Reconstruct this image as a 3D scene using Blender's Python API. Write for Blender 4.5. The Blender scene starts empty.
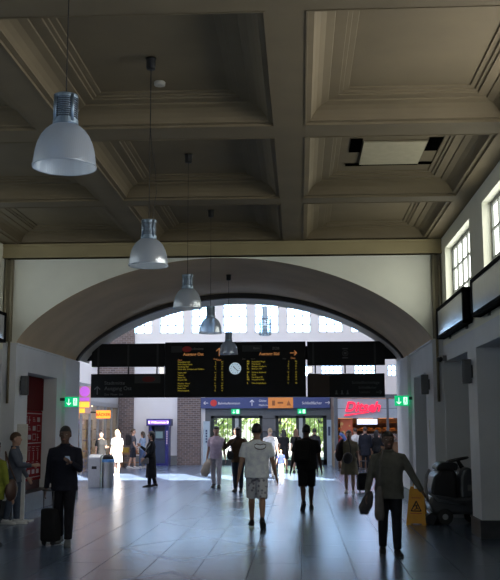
import bpy, bmesh, math, random
from mathutils import Vector, Matrix
PI = math.pi
rnd = random.Random(7)
SC = bpy.context.scene
COL = SC.collection

# ------------------------------------------------------------------ materials
MATS = {}
def mat(name, col, rough=.6, metal=0., spec=.5, var=.06, scale=9., emit=None, es=0., bump=0.):
    if name in MATS: return MATS[name]
    m = bpy.data.materials.new(name); m.use_nodes = True
    nt = m.node_tree; b = nt.nodes['Principled BSDF']
    b.inputs['Roughness'].default_value = rough
    b.inputs['Metallic'].default_value = metal
    b.inputs['Specular IOR Level'].default_value = spec
    tc = nt.nodes.new('ShaderNodeTexCoord'); nz = nt.nodes.new('ShaderNodeTexNoise')
    nz.inputs['Scale'].default_value = scale; nz.inputs['Detail'].default_value = 4
    nt.links.new(tc.outputs['Object'], nz.inputs['Vector'])
    r = nt.nodes.new('ShaderNodeValToRGB')
    r.color_ramp.elements[0].position = .3; r.color_ramp.elements[1].position = .7
    r.color_ramp.elements[0].color = tuple(max(0, c*(1-var)) for c in col)+(1,)
    r.color_ramp.elements[1].color = tuple(min(1, c*(1+var)) for c in col)+(1,)
    nt.links.new(nz.outputs['Fac'], r.inputs['Fac']); nt.links.new(r.outputs['Color'], b.inputs['Base Color'])
    if bump:
        bp = nt.nodes.new('ShaderNodeBump'); bp.inputs['Strength'].default_value = bump
        nt.links.new(nz.outputs['Fac'], bp.inputs['Height']); nt.links.new(bp.outputs['Normal'], b.inputs['Normal'])
    if emit:
        b.inputs['Emission Color'].default_value = tuple(emit)+(1,); b.inputs['Emission Strength'].default_value = es
    MATS[name] = m
    return m

def glassmat(name, tint=(1, 1, 1), refl=.1, rough=.02):
    m = bpy.data.materials.new(name); m.use_nodes = True; nt = m.node_tree
    nt.nodes.remove(nt.nodes['Principled BSDF']); out = nt.nodes['Material Output']
    t = nt.nodes.new('ShaderNodeBsdfTransparent'); t.inputs[0].default_value = tuple(tint)+(1,)
    g = nt.nodes.new('ShaderNodeBsdfGlossy'); g.inputs['Roughness'].default_value = rough
    mx = nt.nodes.new('ShaderNodeMixShader'); mx.inputs[0].default_value = refl
    nt.links.new(t.outputs[0], mx.inputs[1]); nt.links.new(g.outputs[0], mx.inputs[2]); nt.links.new(mx.outputs[0], out.inputs[0])
    MATS[name] = m
    return m

def shademat():
    # prismatic acrylic of the bell lamps: translucent, a little clear, a little glossy, vertically ribbed
    m = bpy.data.materials.new('ribbed_acrylic'); m.use_nodes = True; nt = m.node_tree
    nt.nodes.remove(nt.nodes['Principled BSDF']); out = nt.nodes['Material Output']
    t = nt.nodes.new('ShaderNodeBsdfTransparent'); t.inputs[0].default_value = (.85, .9, .95, 1)
    tl = nt.nodes.new('ShaderNodeBsdfTranslucent'); tl.inputs[0].default_value = (.92, .95, 1, 1)
    df = nt.nodes.new('ShaderNodeBsdfDiffuse'); df.inputs[0].default_value = (.8, .82, .84, 1)
    g = nt.nodes.new('ShaderNodeBsdfGlossy'); g.inputs['Roughness'].default_value = .12; g.inputs[0].default_value = (.95, .97, 1, 1)
    tc = nt.nodes.new('ShaderNodeTexCoord'); w = nt.nodes.new('ShaderNodeTexWave'); w.inputs['Scale'].default_value = 30
    nt.links.new(tc.outputs['Object'], w.inputs['Vector'])
    bp = nt.nodes.new('ShaderNodeBump'); bp.inputs['Strength'].default_value = .7
    nt.links.new(w.outputs['Fac'], bp.inputs['Height'])
    for n in (tl, df, g): nt.links.new(bp.outputs['Normal'], n.inputs['Normal'])
    a = nt.nodes.new('ShaderNodeMixShader'); a.inputs[0].default_value = .25
    nt.links.new(tl.outputs[0], a.inputs[1]); nt.links.new(df.outputs[0], a.inputs[2])
    b = nt.nodes.new('ShaderNodeMixShader'); b.inputs[0].default_value = .42
    nt.links.new(a.outputs[0], b.inputs[1]); nt.links.new(g.outputs[0], b.inputs[2])
    c = nt.nodes.new('ShaderNodeMixShader'); c.inputs[0].default_value = .42
    nt.links.new(b.outputs[0], c.inputs[1]); nt.links.new(t.outputs[0], c.inputs[2])
    nt.links.new(c.outputs[0], out.inputs[0])
    return m

def floormat():
    m = bpy.data.materials.new('stone_floor'); m.use_nodes = True; nt = m.node_tree; N = nt.nodes; L = nt.links
    b = N['Principled BSDF']
    tc = N.new('ShaderNodeTexCoord'); sx = N.new('ShaderNodeSeparateXYZ'); L.new(tc.outputs['Object'], sx.inputs[0])
    cx = N.new('ShaderNodeCombineXYZ'); L.new(sx.outputs['Y'], cx.inputs['X']); L.new(sx.outputs['X'], cx.inputs['Y'])
    br = N.new('ShaderNodeTexBrick'); L.new(cx.outputs[0], br.inputs['Vector'])
    br.inputs['Scale'].default_value = 1; br.inputs['Brick Width'].default_value = 1.22; br.inputs['Row Height'].default_value = .62
    br.inputs['Mortar Size'].default_value = .008; br.inputs['Mortar Smooth'].default_value = .1; br.inputs['Bias'].default_value = 0
    br.inputs['Color1'].default_value = (.085, .118, .185, 1); br.inputs['Color2'].default_value = (.125, .165, .25, 1)
    br.inputs['Mortar'].default_value = (.03, .03, .034, 1)
    nz = N.new('ShaderNodeTexNoise'); nz.inputs['Scale'].default_value = 1.6; nz.inputs['Detail'].default_value = 2
    L.new(tc.outputs['Object'], nz.inputs['Vector'])
    mx = N.new('ShaderNodeMix'); mx.data_type = 'RGBA'; mx.blend_type = 'OVERLAY'; mx.inputs[0].default_value = .25
    L.new(br.outputs['Color'], mx.inputs[6]); L.new(nz.outputs['Color'], mx.inputs[7])
    bw = N.new('ShaderNodeRGBToBW'); L.new(nz.outputs['Color'], bw.inputs[0]); L.new(bw.outputs[0], mx.inputs[7])
    # dark diamond bands inlaid along the middle of the hall, one per bay
    def mth(op, a, c=None):
        n = N.new('ShaderNodeMath'); n.operation = op
        for i, v in enumerate((a, c)):
            if v is None: continue
            if isinstance(v, (int, float)): n.inputs[i].default_value = v
            else: L.new(v, n.inputs[i])
        return n.outputs[0]
    dx = mth('ABSOLUTE', mth('ADD', sx.outputs['X'], 1.525))
    dy = mth('ABSOLUTE', mth('SUBTRACT', mth('FLOORED_MODULO', mth('ADD', sx.outputs['Y'], -11.9), 3.65), 1.825))
    d = mth('ADD', mth('MULTIPLY', dx, 1.0), mth('MULTIPLY', dy, .72))
    band = mth('MULTIPLY', mth('GREATER_THAN', d, .92), mth('LESS_THAN', d, 1.06))
    m2 = N.new('ShaderNodeMix'); m2.data_type = 'RGBA'; L.new(band, m2.inputs[0])
    L.new(mx.outputs[2], m2.inputs[6]); m2.inputs[7].default_value = (.075, .10, .145, 1)
    L.new(m2.outputs[2], b.inputs['Base Color'])
    r = N.new('ShaderNodeMapRange'); r.inputs['To Min'].default_value = .245; r.inputs['To Max'].default_value = .275
    L.new(nz.outputs['Fac'], r.inputs['Value']); L.new(mth('ADD', r.outputs[0], mth('ADD', mth('MULTIPLY', br.outputs['Fac'], .18), mth('MULTIPLY', band, .03))), b.inputs['Roughness'])
    b.inputs['Specular IOR Level'].default_value = .75
    b.inputs['Coat Weight'].default_value = .55; b.inputs['Coat Roughness'].default_value = .26; b.inputs['Coat IOR'].default_value = 1.55; b.inputs['Coat Tint'].default_value = (.85, .93, 1, 1); b.inputs['Specular Tint'].default_value = (.62, .8, 1, 1)  # blue of the daylight reflections put into the tints
    return m

def brickmat():
    m = bpy.data.materials.new('dark_brick'); m.use_nodes = True; nt = m.node_tree; N = nt.nodes; L = nt.links
    b = N['Principled BSDF']; b.inputs['Roughness'].default_value = .75
    tc = N.new('ShaderNodeTexCoord'); sx = N.new('ShaderNodeSeparateXYZ'); L.new(tc.outputs['Object'], sx.inputs[0])
    cx = N.new('ShaderNodeCombineXYZ'); L.new(sx.outputs['X'], cx.inputs['X']); L.new(sx.outputs['Z'], cx.inputs['Y'])
    br = N.new('ShaderNodeTexBrick'); L.new(cx.outputs[0], br.inputs['Vector'])
    br.inputs['Scale'].default_value = 1; br.inputs['Brick Width'].default_value = .24; br.inputs['Row Height'].default_value = .09
    br.inputs['Mortar Size'].default_value = .01
    br.inputs['Color1'].default_value = (.085, .065, .07, 1); br.inputs['Color2'].default_value = (.15, .105, .10, 1)
    br.inputs['Mortar'].default_value = (.24, .22, .23, 1)
    L.new(br.outputs['Color'], b.inputs['Base Color'])
    return m

def shirtmat(name, base, ink, scale=6):
    # patterned cloth: blotches of a second colour
    m = bpy.data.materials.new(name); m.use_nodes = True; nt = m.node_tree; N = nt.nodes; L = nt.links
    b = N['Principled BSDF']; b.inputs['Roughness'].default_value = .85
    tc = N.new('ShaderNodeTexCoord'); v = N.new('ShaderNodeTexVoronoi'); v.inputs['Scale'].default_value = scale
    L.new(tc.outputs['Object'], v.inputs['Vector'])
    r = N.new('ShaderNodeValToRGB'); r.color_ramp.elements[0].position = .3; r.color_ramp.elements[1].position = .38
    r.color_ramp.elements[0].color = tuple(ink)+(1,); r.color_ramp.elements[1].color = tuple(base)+(1,)
    L.new(v.outputs['Distance'], r.inputs['Fac']); L.new(r.outputs['Color'], b.inputs['Base Color'])
    return m

def panemat(name, col, strength):
    # a pane of ribbed cathedral glass glowing with the daylight behind it
    m = bpy.data.materials.new(name); m.use_nodes = True; nt = m.node_tree; N = nt.nodes; L = nt.links
    b = N['Principled BSDF']; b.inputs['Roughness'].default_value = .3; b.inputs['Base Color'].default_value = (.5, .52, .52, 1)
    tc = N.new('ShaderNodeTexCoord'); nz = N.new('ShaderNodeTexNoise'); nz.inputs['Scale'].default_value = 2.0
    L.new(tc.outputs['Object'], nz.inputs['Vector'])
    r = N.new('ShaderNodeValToRGB'); r.color_ramp.elements[0].position = .35; r.color_ramp.elements[1].position = .6
    r.color_ramp.elements[0].color = tuple(c*.72 for c in col)+(1,); r.color_ramp.elements[1].color = tuple(col)+(1,)
    L.new(nz.outputs['Fac'], r.inputs['Fac']); L.new(r.outputs['Color'], b.inputs['Emission Color'])
    b.inputs['Emission Strength'].default_value = strength
    MATS[name] = m
    return m

M_floor = floormat(); M_brick = brickmat(); M_shade = shademat()
M_glass = glassmat('door_glass', (.9, .96, .92), .1)
M_shopglass = glassmat('shop_glass', (.92, .95, .97), .12)
M_lampglass = glassmat('lantern_glass', (.75, .88, .95), .25, .1)
M_pane_hall = panemat('hall_window_pane', (.95, .98, .88), 3.9)
M_pane_hall_boost = panemat('hall_window_pane_boost', (1., 1., .95), 8.0)  # out-of-view panes, glow raised to light the hall
M_pane_left = panemat('hall_window_pane_left', (.8, .92, 1.), 1.2)
M_pane_far = panemat('concourse_window_pane', (.36, .64, 1.), 10.0)
M_added_skylight = panemat('added_skylight_pane', (1., .95, .92), 1.8)  # glow of the added, out-of-view skylight
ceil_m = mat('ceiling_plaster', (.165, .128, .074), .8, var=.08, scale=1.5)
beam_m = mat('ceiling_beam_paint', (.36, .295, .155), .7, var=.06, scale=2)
upper_m = mat('upper_wall_cream', (.90, .89, .77), .8, var=.05, scale=1.2)
lower_m = mat('lower_wall_cool_light', (.80, .82, .85), .7, var=.04, scale=1.5)  # cool daylight on the lower walls put into their base colour
vault_m = mat('vault_plaster', (.60, .45, .285), .75, var=.1, scale=1.1)
rib_m = mat('rib_dark_brown', (.05, .043, .04), .6)  # one flat dark brown for the rib's face and underside
far_m = mat('concourse_wall', (.74, .735, .78), .8, var=.03, scale=1)
plinth_m = mat('stone_plinth', (.06, .062, .07), .45, var=.2)
black_m = mat('black_paint', (.010, .010, .011), .55, spec=.3)
dark_m = mat('dark_grey_metal', (.035, .037, .04), .45)
mid_m = mat('mid_grey', (.16, .165, .17), .5)
steel_m = mat('brushed_steel', (.42, .43, .44), .38, 1.0, var=.06, scale=30)
alu_m = mat('lamp_aluminium', (.24, .31, .39), .4, .8, var=.05)
white_m = mat('white_lacquer', (.72, .72, .72), .5)
frame_m = mat('window_frame', (.20, .21, .20), .6)
farframe_m = mat('pale_window_frame', (.8, .8, .8), .6)
brown_m = mat('brown_conduit', (.22, .185, .12), .6)
door_m = mat('dark_door', (.014, .018, .02), .3)
screen_m = mat('panel_glass', (.46, .48, .52), .15, var=.03)
redpost_m = mat('red_poster', (.22, .006, .010), .8, spec=.1)
reddoor_m = mat('red_door', (.11, .006, .008), .8, spec=.1)
print_m = mat('poster_print', (.42, .36, .36), .6)
yel_m = mat('led_yellow', (.3, .25, .02), .6, emit=(1., .78, .08), es=.22)
dest_m = mat('sign_grey_print', (.30, .28, .26), .6)
orange_m = mat('sign_orange_print', (.5, .2, .06), .6, emit=(1., .42, .14), es=.22)
redl_m = mat('logo_red', (.55, .03, .03), .5)
dim_red_m = mat('logo_dim_red', (.16, .012, .012), .5)
logo_grey_m = mat('logo_grey', (.035, .035, .037), .5)
blue_m = mat('sign_blue', (.035, .05, .17), .45, emit=(.07, .10, .32), es=.06)
osign_m = mat('sign_orange', (.72, .25, .05), .45, emit=(.8, .3, .06), es=.05)
wl_m = mat('sign_white_print', (.75, .75, .78), .5)
green_m = mat('exit_green', (.0, .3, .12), .4, emit=(0., .45, .17), es=1.0)
exitw_m = mat('exit_white', (.8, .9, .85), .4, emit=(.75, 1., .85), es=1.0)
neon_m = mat('neon_red', (.8, .02, .06), .4, emit=(1., .02, .07), es=1.0)
cone_m = mat('safety_yellow', (.78, .36, .015), .45)
skin_l = mat('skin_light', (.50, .30, .22), .55, scale=20)
skin_m = mat('skin_tan', (.33, .19, .13), .55, scale=20)
skin_d = mat('skin_dark', (.10, .055, .04), .5, scale=20)
eyew_m = mat('eye_white', (.6, .58, .55), .3)
lip_m = mat('lip', (.3, .12, .1), .5)

def cloth(n, c): return mat('cloth_'+n, c, .88, spec=.2, var=.14, scale=14, bump=.15)

# ------------------------------------------------------------------ mesh helpers
def link(name, me, m=None, parent=None, loc=None, rot=None, smooth=False):
    o = bpy.data.objects.new(name, me); COL.objects.link(o)
    if m is not None and me is not None:
        for q in (m if isinstance(m, (list, tuple)) else [m]): me.materials.append(q)
    if smooth:
        for p in me.polygons: p.use_smooth = True
    if parent is not None: o.parent = parent
    if loc is not None: o.location = loc
    if rot is not None: o.rotation_euler = rot
    return o
def build(name, bm, m=None, parent=None, loc=None, rot=None, smooth=False, bevel=0., kind=None, fixn=True):
    if fixn: bmesh.ops.recalc_face_normals(bm, faces=bm.faces)
    me = bpy.data.meshes.new(name); bm.to_mesh(me); bm.free()
    o = link(name, me, m, parent, loc, rot, smooth)
    if bevel:
        b = o.modifiers.new('bevel', 'BEVEL'); b.width = bevel; b.segments = 2; b.limit_method = 'ANGLE'
    if kind: o['kind'] = kind
    return o
def NB(): return bmesh.new()
def box(bm, x0, x1, y0, y1, z0, z1, mi=0, M=None):
    c = [(x0,y0,z0),(x1,y0,z0),(x1,y1,z0),(x0,y1,z0),(x0,y0,z1),(x1,y0,z1),(x1,y1,z1),(x0,y1,z1)]
    v = [bm.verts.new(M @ Vector(p) if M else p) for p in c]
    for f in ((3,2,1,0),(4,5,6,7),(0,1,5,4),(1,2,6,5),(2,3,7,6),(3,0,4,7)):
        bm.faces.new([v[i] for i in f]).material_index = mi
def quad(bm, a, b, c, d, mi=0):
    f = bm.faces.new([bm.verts.new(p) for p in (a, b, c, d)]); f.material_index = mi
def prism(bm, pts, axis, a0, a1, mi=0):
    """extrude a 2D outline along an axis: X -> (y,z), Y -> (x,z), Z -> (x,y)"""
    def P(p, a): return (a, p[0], p[1]) if axis == 'X' else ((p[0], a, p[1]) if axis == 'Y' else (p[0], p[1], a))
    A = [bm.verts.new(P(p, a0)) for p in pts]; B = [bm.verts.new(P(p, a1)) for p in pts]
    bm.faces.new(A).material_index = mi; bm.faces.new(B[::-1]).material_index = mi
    n = len(pts)
    for i in range(n): bm.faces.new((A[i], B[i], B[(i+1) % n], A[(i+1) % n])).material_index = mi
def lathe(bm, prof, n=28, c=(0, 0, 0), mi=0, caps=True, M=None):
    R = []
    for r, z in prof:
        R.append([bm.verts.new((lambda p: M @ p if M else p)(Vector((c[0]+r*math.cos(2*PI*i/n), c[1]+r*math.sin(2*PI*i/n), c[2]+z)))) for i in range(n)])
    for a, b in zip(R, R[1:]):
        for i in range(n): bm.faces.new((a[i], a[(i+1) % n], b[(i+1) % n], b[i])).material_index = mi
    if caps:
        bm.faces.new(R[0][::-1]).material_index = mi; bm.faces.new(R[-1]).material_index = mi
def tube(bm, pts, rad, n=10, mi=0):
    """round loft along a polyline; rad is one radius or one per point"""
    pts = [Vector(p) for p in pts]
    if isinstance(rad, (int, float)): rad = [rad]*len(pts)
    prev = None; R = []
    for i, p in enumerate(pts):
        t = (pts[min(i+1, len(pts)-1)]-pts[max(i-1, 0)]).normalized()
        if prev is None:
            a = t.cross(Vector((0, 0, 1)))
            if a.length < .05: a = t.cross(Vector((0, 1, 0)))
        else: a = prev-t*prev.dot(t)
        a.normalize(); b = t.cross(a); prev = a
        R.append([bm.verts.new(p+(a*math.cos(2*PI*k/n)+b*math.sin(2*PI*k/n))*rad[i]) for k in range(n)])
    for A, B in zip(R, R[1:]):
        for k in range(n): bm.faces.new((A[k], A[(k+1) % n], B[(k+1) % n], B[k])).material_index = mi
    bm.faces.new(R[0][::-1]).material_index = mi; bm.faces.new(R[-1]).material_index = mi
def rings(bm, rs, n=18, mi=0):
    """rs: (centre, axis a, axis b, ra, rb)"""
    R = []
    for c, a, b, ra, rb in rs:
        R.append([bm.verts.new(Vector(c)+a*(ra*math.cos(2*PI*k/n))+b*(rb*math.sin(2*PI*k/n))) for k in range(n)])
    for A, B in zip(R, R[1:]):
        for k in range(n): bm.faces.new((A[k], A[(k+1) % n], B[(k+1) % n], B[k])).material_index = mi
    bm.faces.new(R[0][::-1]).material_index = mi; bm.faces.new(R[-1]).material_index = mi
def ball(bm, c, r, n=12, M=None):
    """ellipsoid; r is a radius or three"""
    if isinstance(r, (int, float)): r = (r, r, r)
    S = Matrix.Translation(Vector(c)) @ (M.to_4x4() if M else Matrix.Identity(4)) @ Matrix.Diagonal((r[0], r[1], r[2], 1))
    bmesh.ops.create_uvsphere(bm, u_segments=n, v_segments=max(6, n*2//3), radius=1, matrix=S)
def remeshed(bm, name, vox, smooth=2):
    bmesh.ops.recalc_face_normals(bm, faces=bm.faces)
    me = bpy.data.meshes.new('tmp'); bm.to_mesh(me); bm.free()
    o = bpy.data.objects.new('tmp', me); COL.objects.link(o)
    r = o.modifiers.new('r', 'REMESH'); r.mode = 'VOXEL'; r.voxel_size = vox
    if smooth:
        s = o.modifiers.new('s', 'SMOOTH'); s.factor = .5; s.iterations = smooth
    dg = bpy.context.evaluated_depsgraph_get()
    out = bpy.data.meshes.new_from_object(o.evaluated_get(dg)); out.name = name
    bpy.data.objects.remove(o); bpy.data.meshes.remove(me)
    out.materials.clear()
    for p in out.polygons: p.use_smooth = True
    return out
def textbm(bm, s, x, z, size, y=0, align='LEFT', shear=0., depth=.002, mi=0, M=None, bold=0.):
    """flat lettering in the XZ plane facing -Y"""
    cu = bpy.data.curves.new('t', 'FONT'); cu.body = s; cu.size = size; cu.align_x = align; cu.shear = shear
    cu.extrude = depth; cu.offset = bold
    o = bpy.data.objects.new('t', cu); COL.objects.link(o)
    dg = bpy.context.evaluated_depsgraph_get()
    me = bpy.data.meshes.new_from_object(o.evaluated_get(dg))
    T = Matrix.Translation((x, y, z)) @ Matrix.Rotation(PI/2, 4, 'X')
    if M: T = M @ T
    me.transform(T)
    n0 = len(bm.faces); bm.from_mesh(me); bm.faces.ensure_lookup_table()
    for f in bm.faces[n0:]: f.material_index = mi
    bpy.data.objects.remove(o); bpy.data.curves.remove(cu); bpy.data.meshes.remove(me)
def arrow(bm, x, z, s, ang, y, mi=0, th=.004):
    """an arrow glyph pointing up (ang 0) turned by ang, in XZ"""
    ca, sa = math.cos(ang), math.sin(ang)
    def bar(p, q, w):
        p, q = Vector(p), Vector(q); d = (q-p).normalized(); nn = Vector((-d.y, d.x))*w
        o4 = [p-nn, q-nn, q+nn, p+nn]
        prism(bm, [(x+s*(u.x*ca-u.y*sa), z+s*(u.x*sa+u.y*ca)) for u in o4], 'Y', y-th, y, mi)
    bar((0, -.5), (0, .48), .06); bar((0, .5), (-.36, .14), .06); bar((0, .5), (.36, .14), .06)

def T(name, label, cat, loc=(0, 0, 0), rz=0., group=None):
    o = bpy.data.objects.new(name, None); COL.objects.link(o); o.empty_display_size = .1
    o.location = loc; o.rotation_euler = (0, 0, rz); o['label'] = label; o['category'] = cat
    if group: o['group'] = group
    return o
def tag(o, label, cat, group=None, kind=None):
    o['label'] = label; o['category'] = cat
    if group: o['group'] = group
    if kind: o['kind'] = kind
    return o
def S(name, bm, m, **k): return build(name, bm, m, kind='structure', **k)

def holed(bm, axis, p0, p1, u0, u1, v0, v1, holes, mi=0):
    """wall slab between planes p0 and p1 on X or Y, spanning u (the other floor axis) and v (z), with rectangular holes"""
    us = sorted({u0, u1, *[h[0] for h in holes], *[h[1] for h in holes]}); vs = sorted({v0, v1, *[h[2] for h in holes], *[h[3] for h in holes]})
    us = [u for u in us if u0 <= u <= u1]; vs = [v for v in vs if v0 <= v <= v1]
    def P(u, v, p): return (p, u, v) if axis == 'X' else (u, p, v)
    def inside(u, v): return any(h[0] < u < h[1] and h[2] < v < h[3] for h in holes)
    for p in (p0, p1):
        for a, b in zip(us, us[1:]):
            for c, d in zip(vs, vs[1:]):
                if not inside((a+b)/2, (c+d)/2): quad(bm, P(a,c,p), P(b,c,p), P(b,d,p), P(a,d,p), mi)
    for a, b, c, d in holes:
        quad(bm, P(a,c,p0), P(a,d,p0), P(a,d,p1), P(a,c,p1), mi); quad(bm, P(b,c,p0), P(b,d,p0), P(b,d,p1), P(b,c,p1), mi)
        quad(bm, P(a,d,p0), P(b,d,p0), P(b,d,p1), P(a,d,p1), mi)
        if c > v0: quad(bm, P(a,c,p0), P(b,c,p0), P(b,c,p1), P(a,c,p1), mi)
    quad(bm, P(u0,v0,p0), P(u0,v1,p0), P(u0,v1,p1), P(u0,v0,p1), mi); quad(bm, P(u1,v0,p0), P(u1,v1,p0), P(u1,v1,p1), P(u1,v0,p1), mi)
    quad(bm, P(u0,v1,p0), P(u1,v1,p0), P(u1,v1,p1), P(u0,v1,p1), mi)

# ------------------------------------------------------------------ key dimensions (metres; camera stands at the origin, hall runs along +Y)
XL, XR = -5.80, 2.75          # hall walls
YE = 18.30                    # end wall with the arch
ZB, ZC = 4.98, 5.26           # end beam soffit, ceiling beam soffit
PL, PR = -5.53, 2.545         # passage walls under the vault
YV = 23.30                    # rear of the vault
ZS = 3.33                     # springing
CX = (PL+PR)/2; HALF = (PR-PL)/2; RISE = 1.64
YN = 24.50                    # concourse face of the wall above the arch
YB = 43.40                    # concourse far wall
ROWS = [(15.13-.1, 18.2), (11.48, 14.65), (7.83, 11.0), (4.18, 7.35), (.53, 3.70), (-3.12, .05)]
COLS = [(-5.52, -3.145), (-2.778, -.272), (.095, 2.48)]
def arch(x, d=0.):
    u = (x-CX)/HALF
    return ZS+RISE*max(0., 1-u*u)**.75-d
ARX = [CX+HALF*math.sin(-PI/2+PI*i/64) for i in range(65)]

# ------------------------------------------------------------------ setting: floor, hall
bm = NB(); box(bm, -20, 16, -5, 43.9, -.1, 0); S('floor', bm, M_floor)
# coffered ceiling
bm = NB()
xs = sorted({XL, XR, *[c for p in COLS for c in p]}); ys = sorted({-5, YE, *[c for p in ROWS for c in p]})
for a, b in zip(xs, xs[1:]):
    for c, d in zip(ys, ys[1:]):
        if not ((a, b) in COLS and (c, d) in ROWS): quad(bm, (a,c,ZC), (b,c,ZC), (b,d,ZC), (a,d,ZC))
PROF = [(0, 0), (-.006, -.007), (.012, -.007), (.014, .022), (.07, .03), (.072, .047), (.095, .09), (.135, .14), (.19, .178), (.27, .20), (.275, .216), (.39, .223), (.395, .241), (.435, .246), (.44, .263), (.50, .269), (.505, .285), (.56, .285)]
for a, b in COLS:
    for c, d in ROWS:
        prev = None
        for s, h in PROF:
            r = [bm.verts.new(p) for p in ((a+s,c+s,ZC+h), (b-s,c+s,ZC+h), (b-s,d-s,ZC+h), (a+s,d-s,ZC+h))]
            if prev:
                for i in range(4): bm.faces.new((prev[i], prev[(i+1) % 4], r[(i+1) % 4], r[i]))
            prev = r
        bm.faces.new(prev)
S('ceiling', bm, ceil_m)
bm = NB(); box(bm, XL-.6, XR+.75, -5.2, YN-.45, 5.75, 5.95); S('roof_slab', bm, dark_m)
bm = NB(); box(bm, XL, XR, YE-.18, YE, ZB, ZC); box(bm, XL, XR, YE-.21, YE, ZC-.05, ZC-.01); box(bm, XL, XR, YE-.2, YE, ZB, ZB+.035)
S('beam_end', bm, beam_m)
# end wall with the arched opening
bm = NB()
for a, b in zip(ARX, ARX[1:]): quad(bm, (a,YE,arch(a)), (b,YE,arch(b)), (b,YE,5.75), (a,YE,5.75))
quad(bm, (XL-.3,YE,ZS), (PL,YE,ZS), (PL,YE,5.75), (XL-.3,YE,5.75)); quad(bm, (PR,YE,ZS), (XR+.6,YE,ZS), (XR+.6,YE,5.75), (PR,YE,5.75))
quad(bm, (XL-.3,YE,0), (PL,YE,0), (PL,YE,ZS), (XL-.3,YE,ZS), 1); quad(bm, (PR,YE,0), (XR+.6,YE,0), (XR+.6,YE,ZS), (PR,YE,ZS), 1)
S('wall_end', bm, [upper_m, lower_m])
# vault and its rear rib, then the soffit towards the concourse
bm = NB()
for a, b in zip(ARX, ARX[1:]): quad(bm, (a,YE,arch(a)), (b,YE,arch(b)), (b,YV,arch(b)), (a,YV,arch(a)))
S('ceiling_vault', bm, vault_m, smooth=True)
bm = NB()
def rscale(k, kz): return [(CX+(x-CX)*k, ZS+(arch(x)-ZS)*kz) for x in ARX]
o0, o1 = rscale(1.0, 1.0), rscale(.985, .925)
for i in range(64):
    quad(bm, (o0[i][0],YV-.03,o0[i][1]), (o0[i+1][0],YV-.03,o0[i+1][1]), (o1[i+1][0],YV-.03,o1[i+1][1]), (o1[i][0],YV-.03,o1[i][1]))
    quad(bm, (o1[i][0],YV-.03,o1[i][1]), (o1[i+1][0],YV-.03,o1[i+1][1]), (o1[i+1][0],YV+.12,o1[i+1][1]), (o1[i][0],YV+.12,o1[i][1]))
S('trim_1', bm, rib_m, smooth=False)
bm = NB()
for i in range(64):
    quad(bm, (o1[i][0],YV+.12,o1[i][1]), (o1[i+1][0],YV+.12,o1[i+1][1]), (o1[i+1][0],YN,o1[i+1][1]), (o1[i][0],YN,o1[i][1]))
S('trim_2', bm, mat('arch_soffit', (.55, .50, .42), .8), smooth=True)
# concourse-side wall above the arch with high windows
cl = [(-15.9+2.0*i, -15.9+2.0*i+1.62, 6.15, 10.6) for i in range(10)]
bm = NB()
holed(bm, 'Y', YN-.35, YN, -18, 14, 5.05, 11.5, cl)
for i in range(64):
    for y in (YN,): quad(bm, (o1[i][0],y,o1[i][1]), (o1[i+1][0],y,o1[i+1][1]), (o1[i+1][0],y,5.05), (o1[i][0],y,5.05))
box(bm, -18, -5.95, YN-1.0, YN, 0, 5.05); box(bm, o1[64][0], 14, YN-1.1, YN, 0, 5.05); box(bm, -5.97, o1[0][0], YN-1.0, YN, 3.9, 5.05)
S('wall_concourse_near', bm, far_m)

# right wall of the hall
WINS = [(15.15-3.65*i, 17.71-3.65*i) for i in range(5)]
OPEN = [(15.72-3.65*i, 18.28-3.65*i if i == 0 else 18.6-3.65*i) for i in range(5)]
bm = NB(); holed(bm, 'X', XR, XR+.62, -5, YE, 3.2, 5.75, [(a, b, 3.72, 5.0) for a, b in WINS], 0)
holed(bm, 'X', XR, XR+.62, -5, YE, 0, 3.2, [(a, b, 0, 2.9) for a, b in OPEN], 1)
S('wall_right', bm, [upper_m, lower_m])
bm = NB(); holed(bm, 'X', XL-.62, XL, -5, YE, 3.2, 5.75, [(a, b, 3.72, 5.0) for a, b in WINS], 0); holed(bm, 'X', XL-.62, XL, -5, YE, 0, 3.2, [(a, b, 0, 2.9) for a, b in OPEN], 1)
S('wall_left', bm, [upper_m, lower_m])
bm = NB(); holed(bm, 'Y', -5.2, -5, XL-.6, XR+.6, 0, 5.75, [(-4.6, 1.55, 2.9, 4.9)]); S('wall_back', bm, lower_m)
def window(n, plane, u0, u1, v0, v1, axis, pane, frame, nu, nv, fw=.05, bar=.022, d=.06):
    bm = NB()
    def B(a, b, c, e, dd=d):
        if axis == 'X': box(bm, plane, plane+dd, a, b, c, e)
        else: box(bm, a, b, plane, plane+dd, c, e)
    B(u0, u0+fw, v0, v1); B(u1-fw, u1, v0, v1); B(u0, u1, v0, v0+fw); B(u0, u1, v1-fw, v1)
    for i in range(1, nu): u = u0+(u1-u0)*i/nu; B(u-bar/2, u+bar/2, v0, v1, d*.7)
    for i in range(1, nv): v = v0+(v1-v0)*i/nv; B(u0, u1, v-bar/2, v+bar/2, d*.7)
    f = S('window_%d' % n, bm, frame)
    bm = NB(); q = plane+d*.6
    if axis == 'X': quad(bm, (q,u0,v0), (q,u1,v0), (q,u1,v1), (q,u0,v1))
    else: quad(bm, (u0,q,v0), (u1,q,v0), (u1,q,v1), (u0,q,v1))
    build('pane', bm, pane, f)
wn = 1
for i, (a, b) in enumerate(WINS): window(wn, XR+.13, a, b, 3.72, 5.0, 'X', M_pane_hall if i < 2 else M_pane_hall_boost, frame_m, 5, 3, .06, .03); wn += 1
for a, b in WINS[:4]: window(wn, XL-.2, a, b, 3.72, 5.0, 'X', M_pane_left, frame_m, 5, 3, .06, .03); wn += 1
window(wn, -5.15, -4.6, 1.55, 2.9, 4.9, 'Y', panemat('added_rear_pane', (.75, .87, 1.), .6), frame_m, 8, 3); wn += 1  # unseen rear window, added to brighten the end wall
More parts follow.
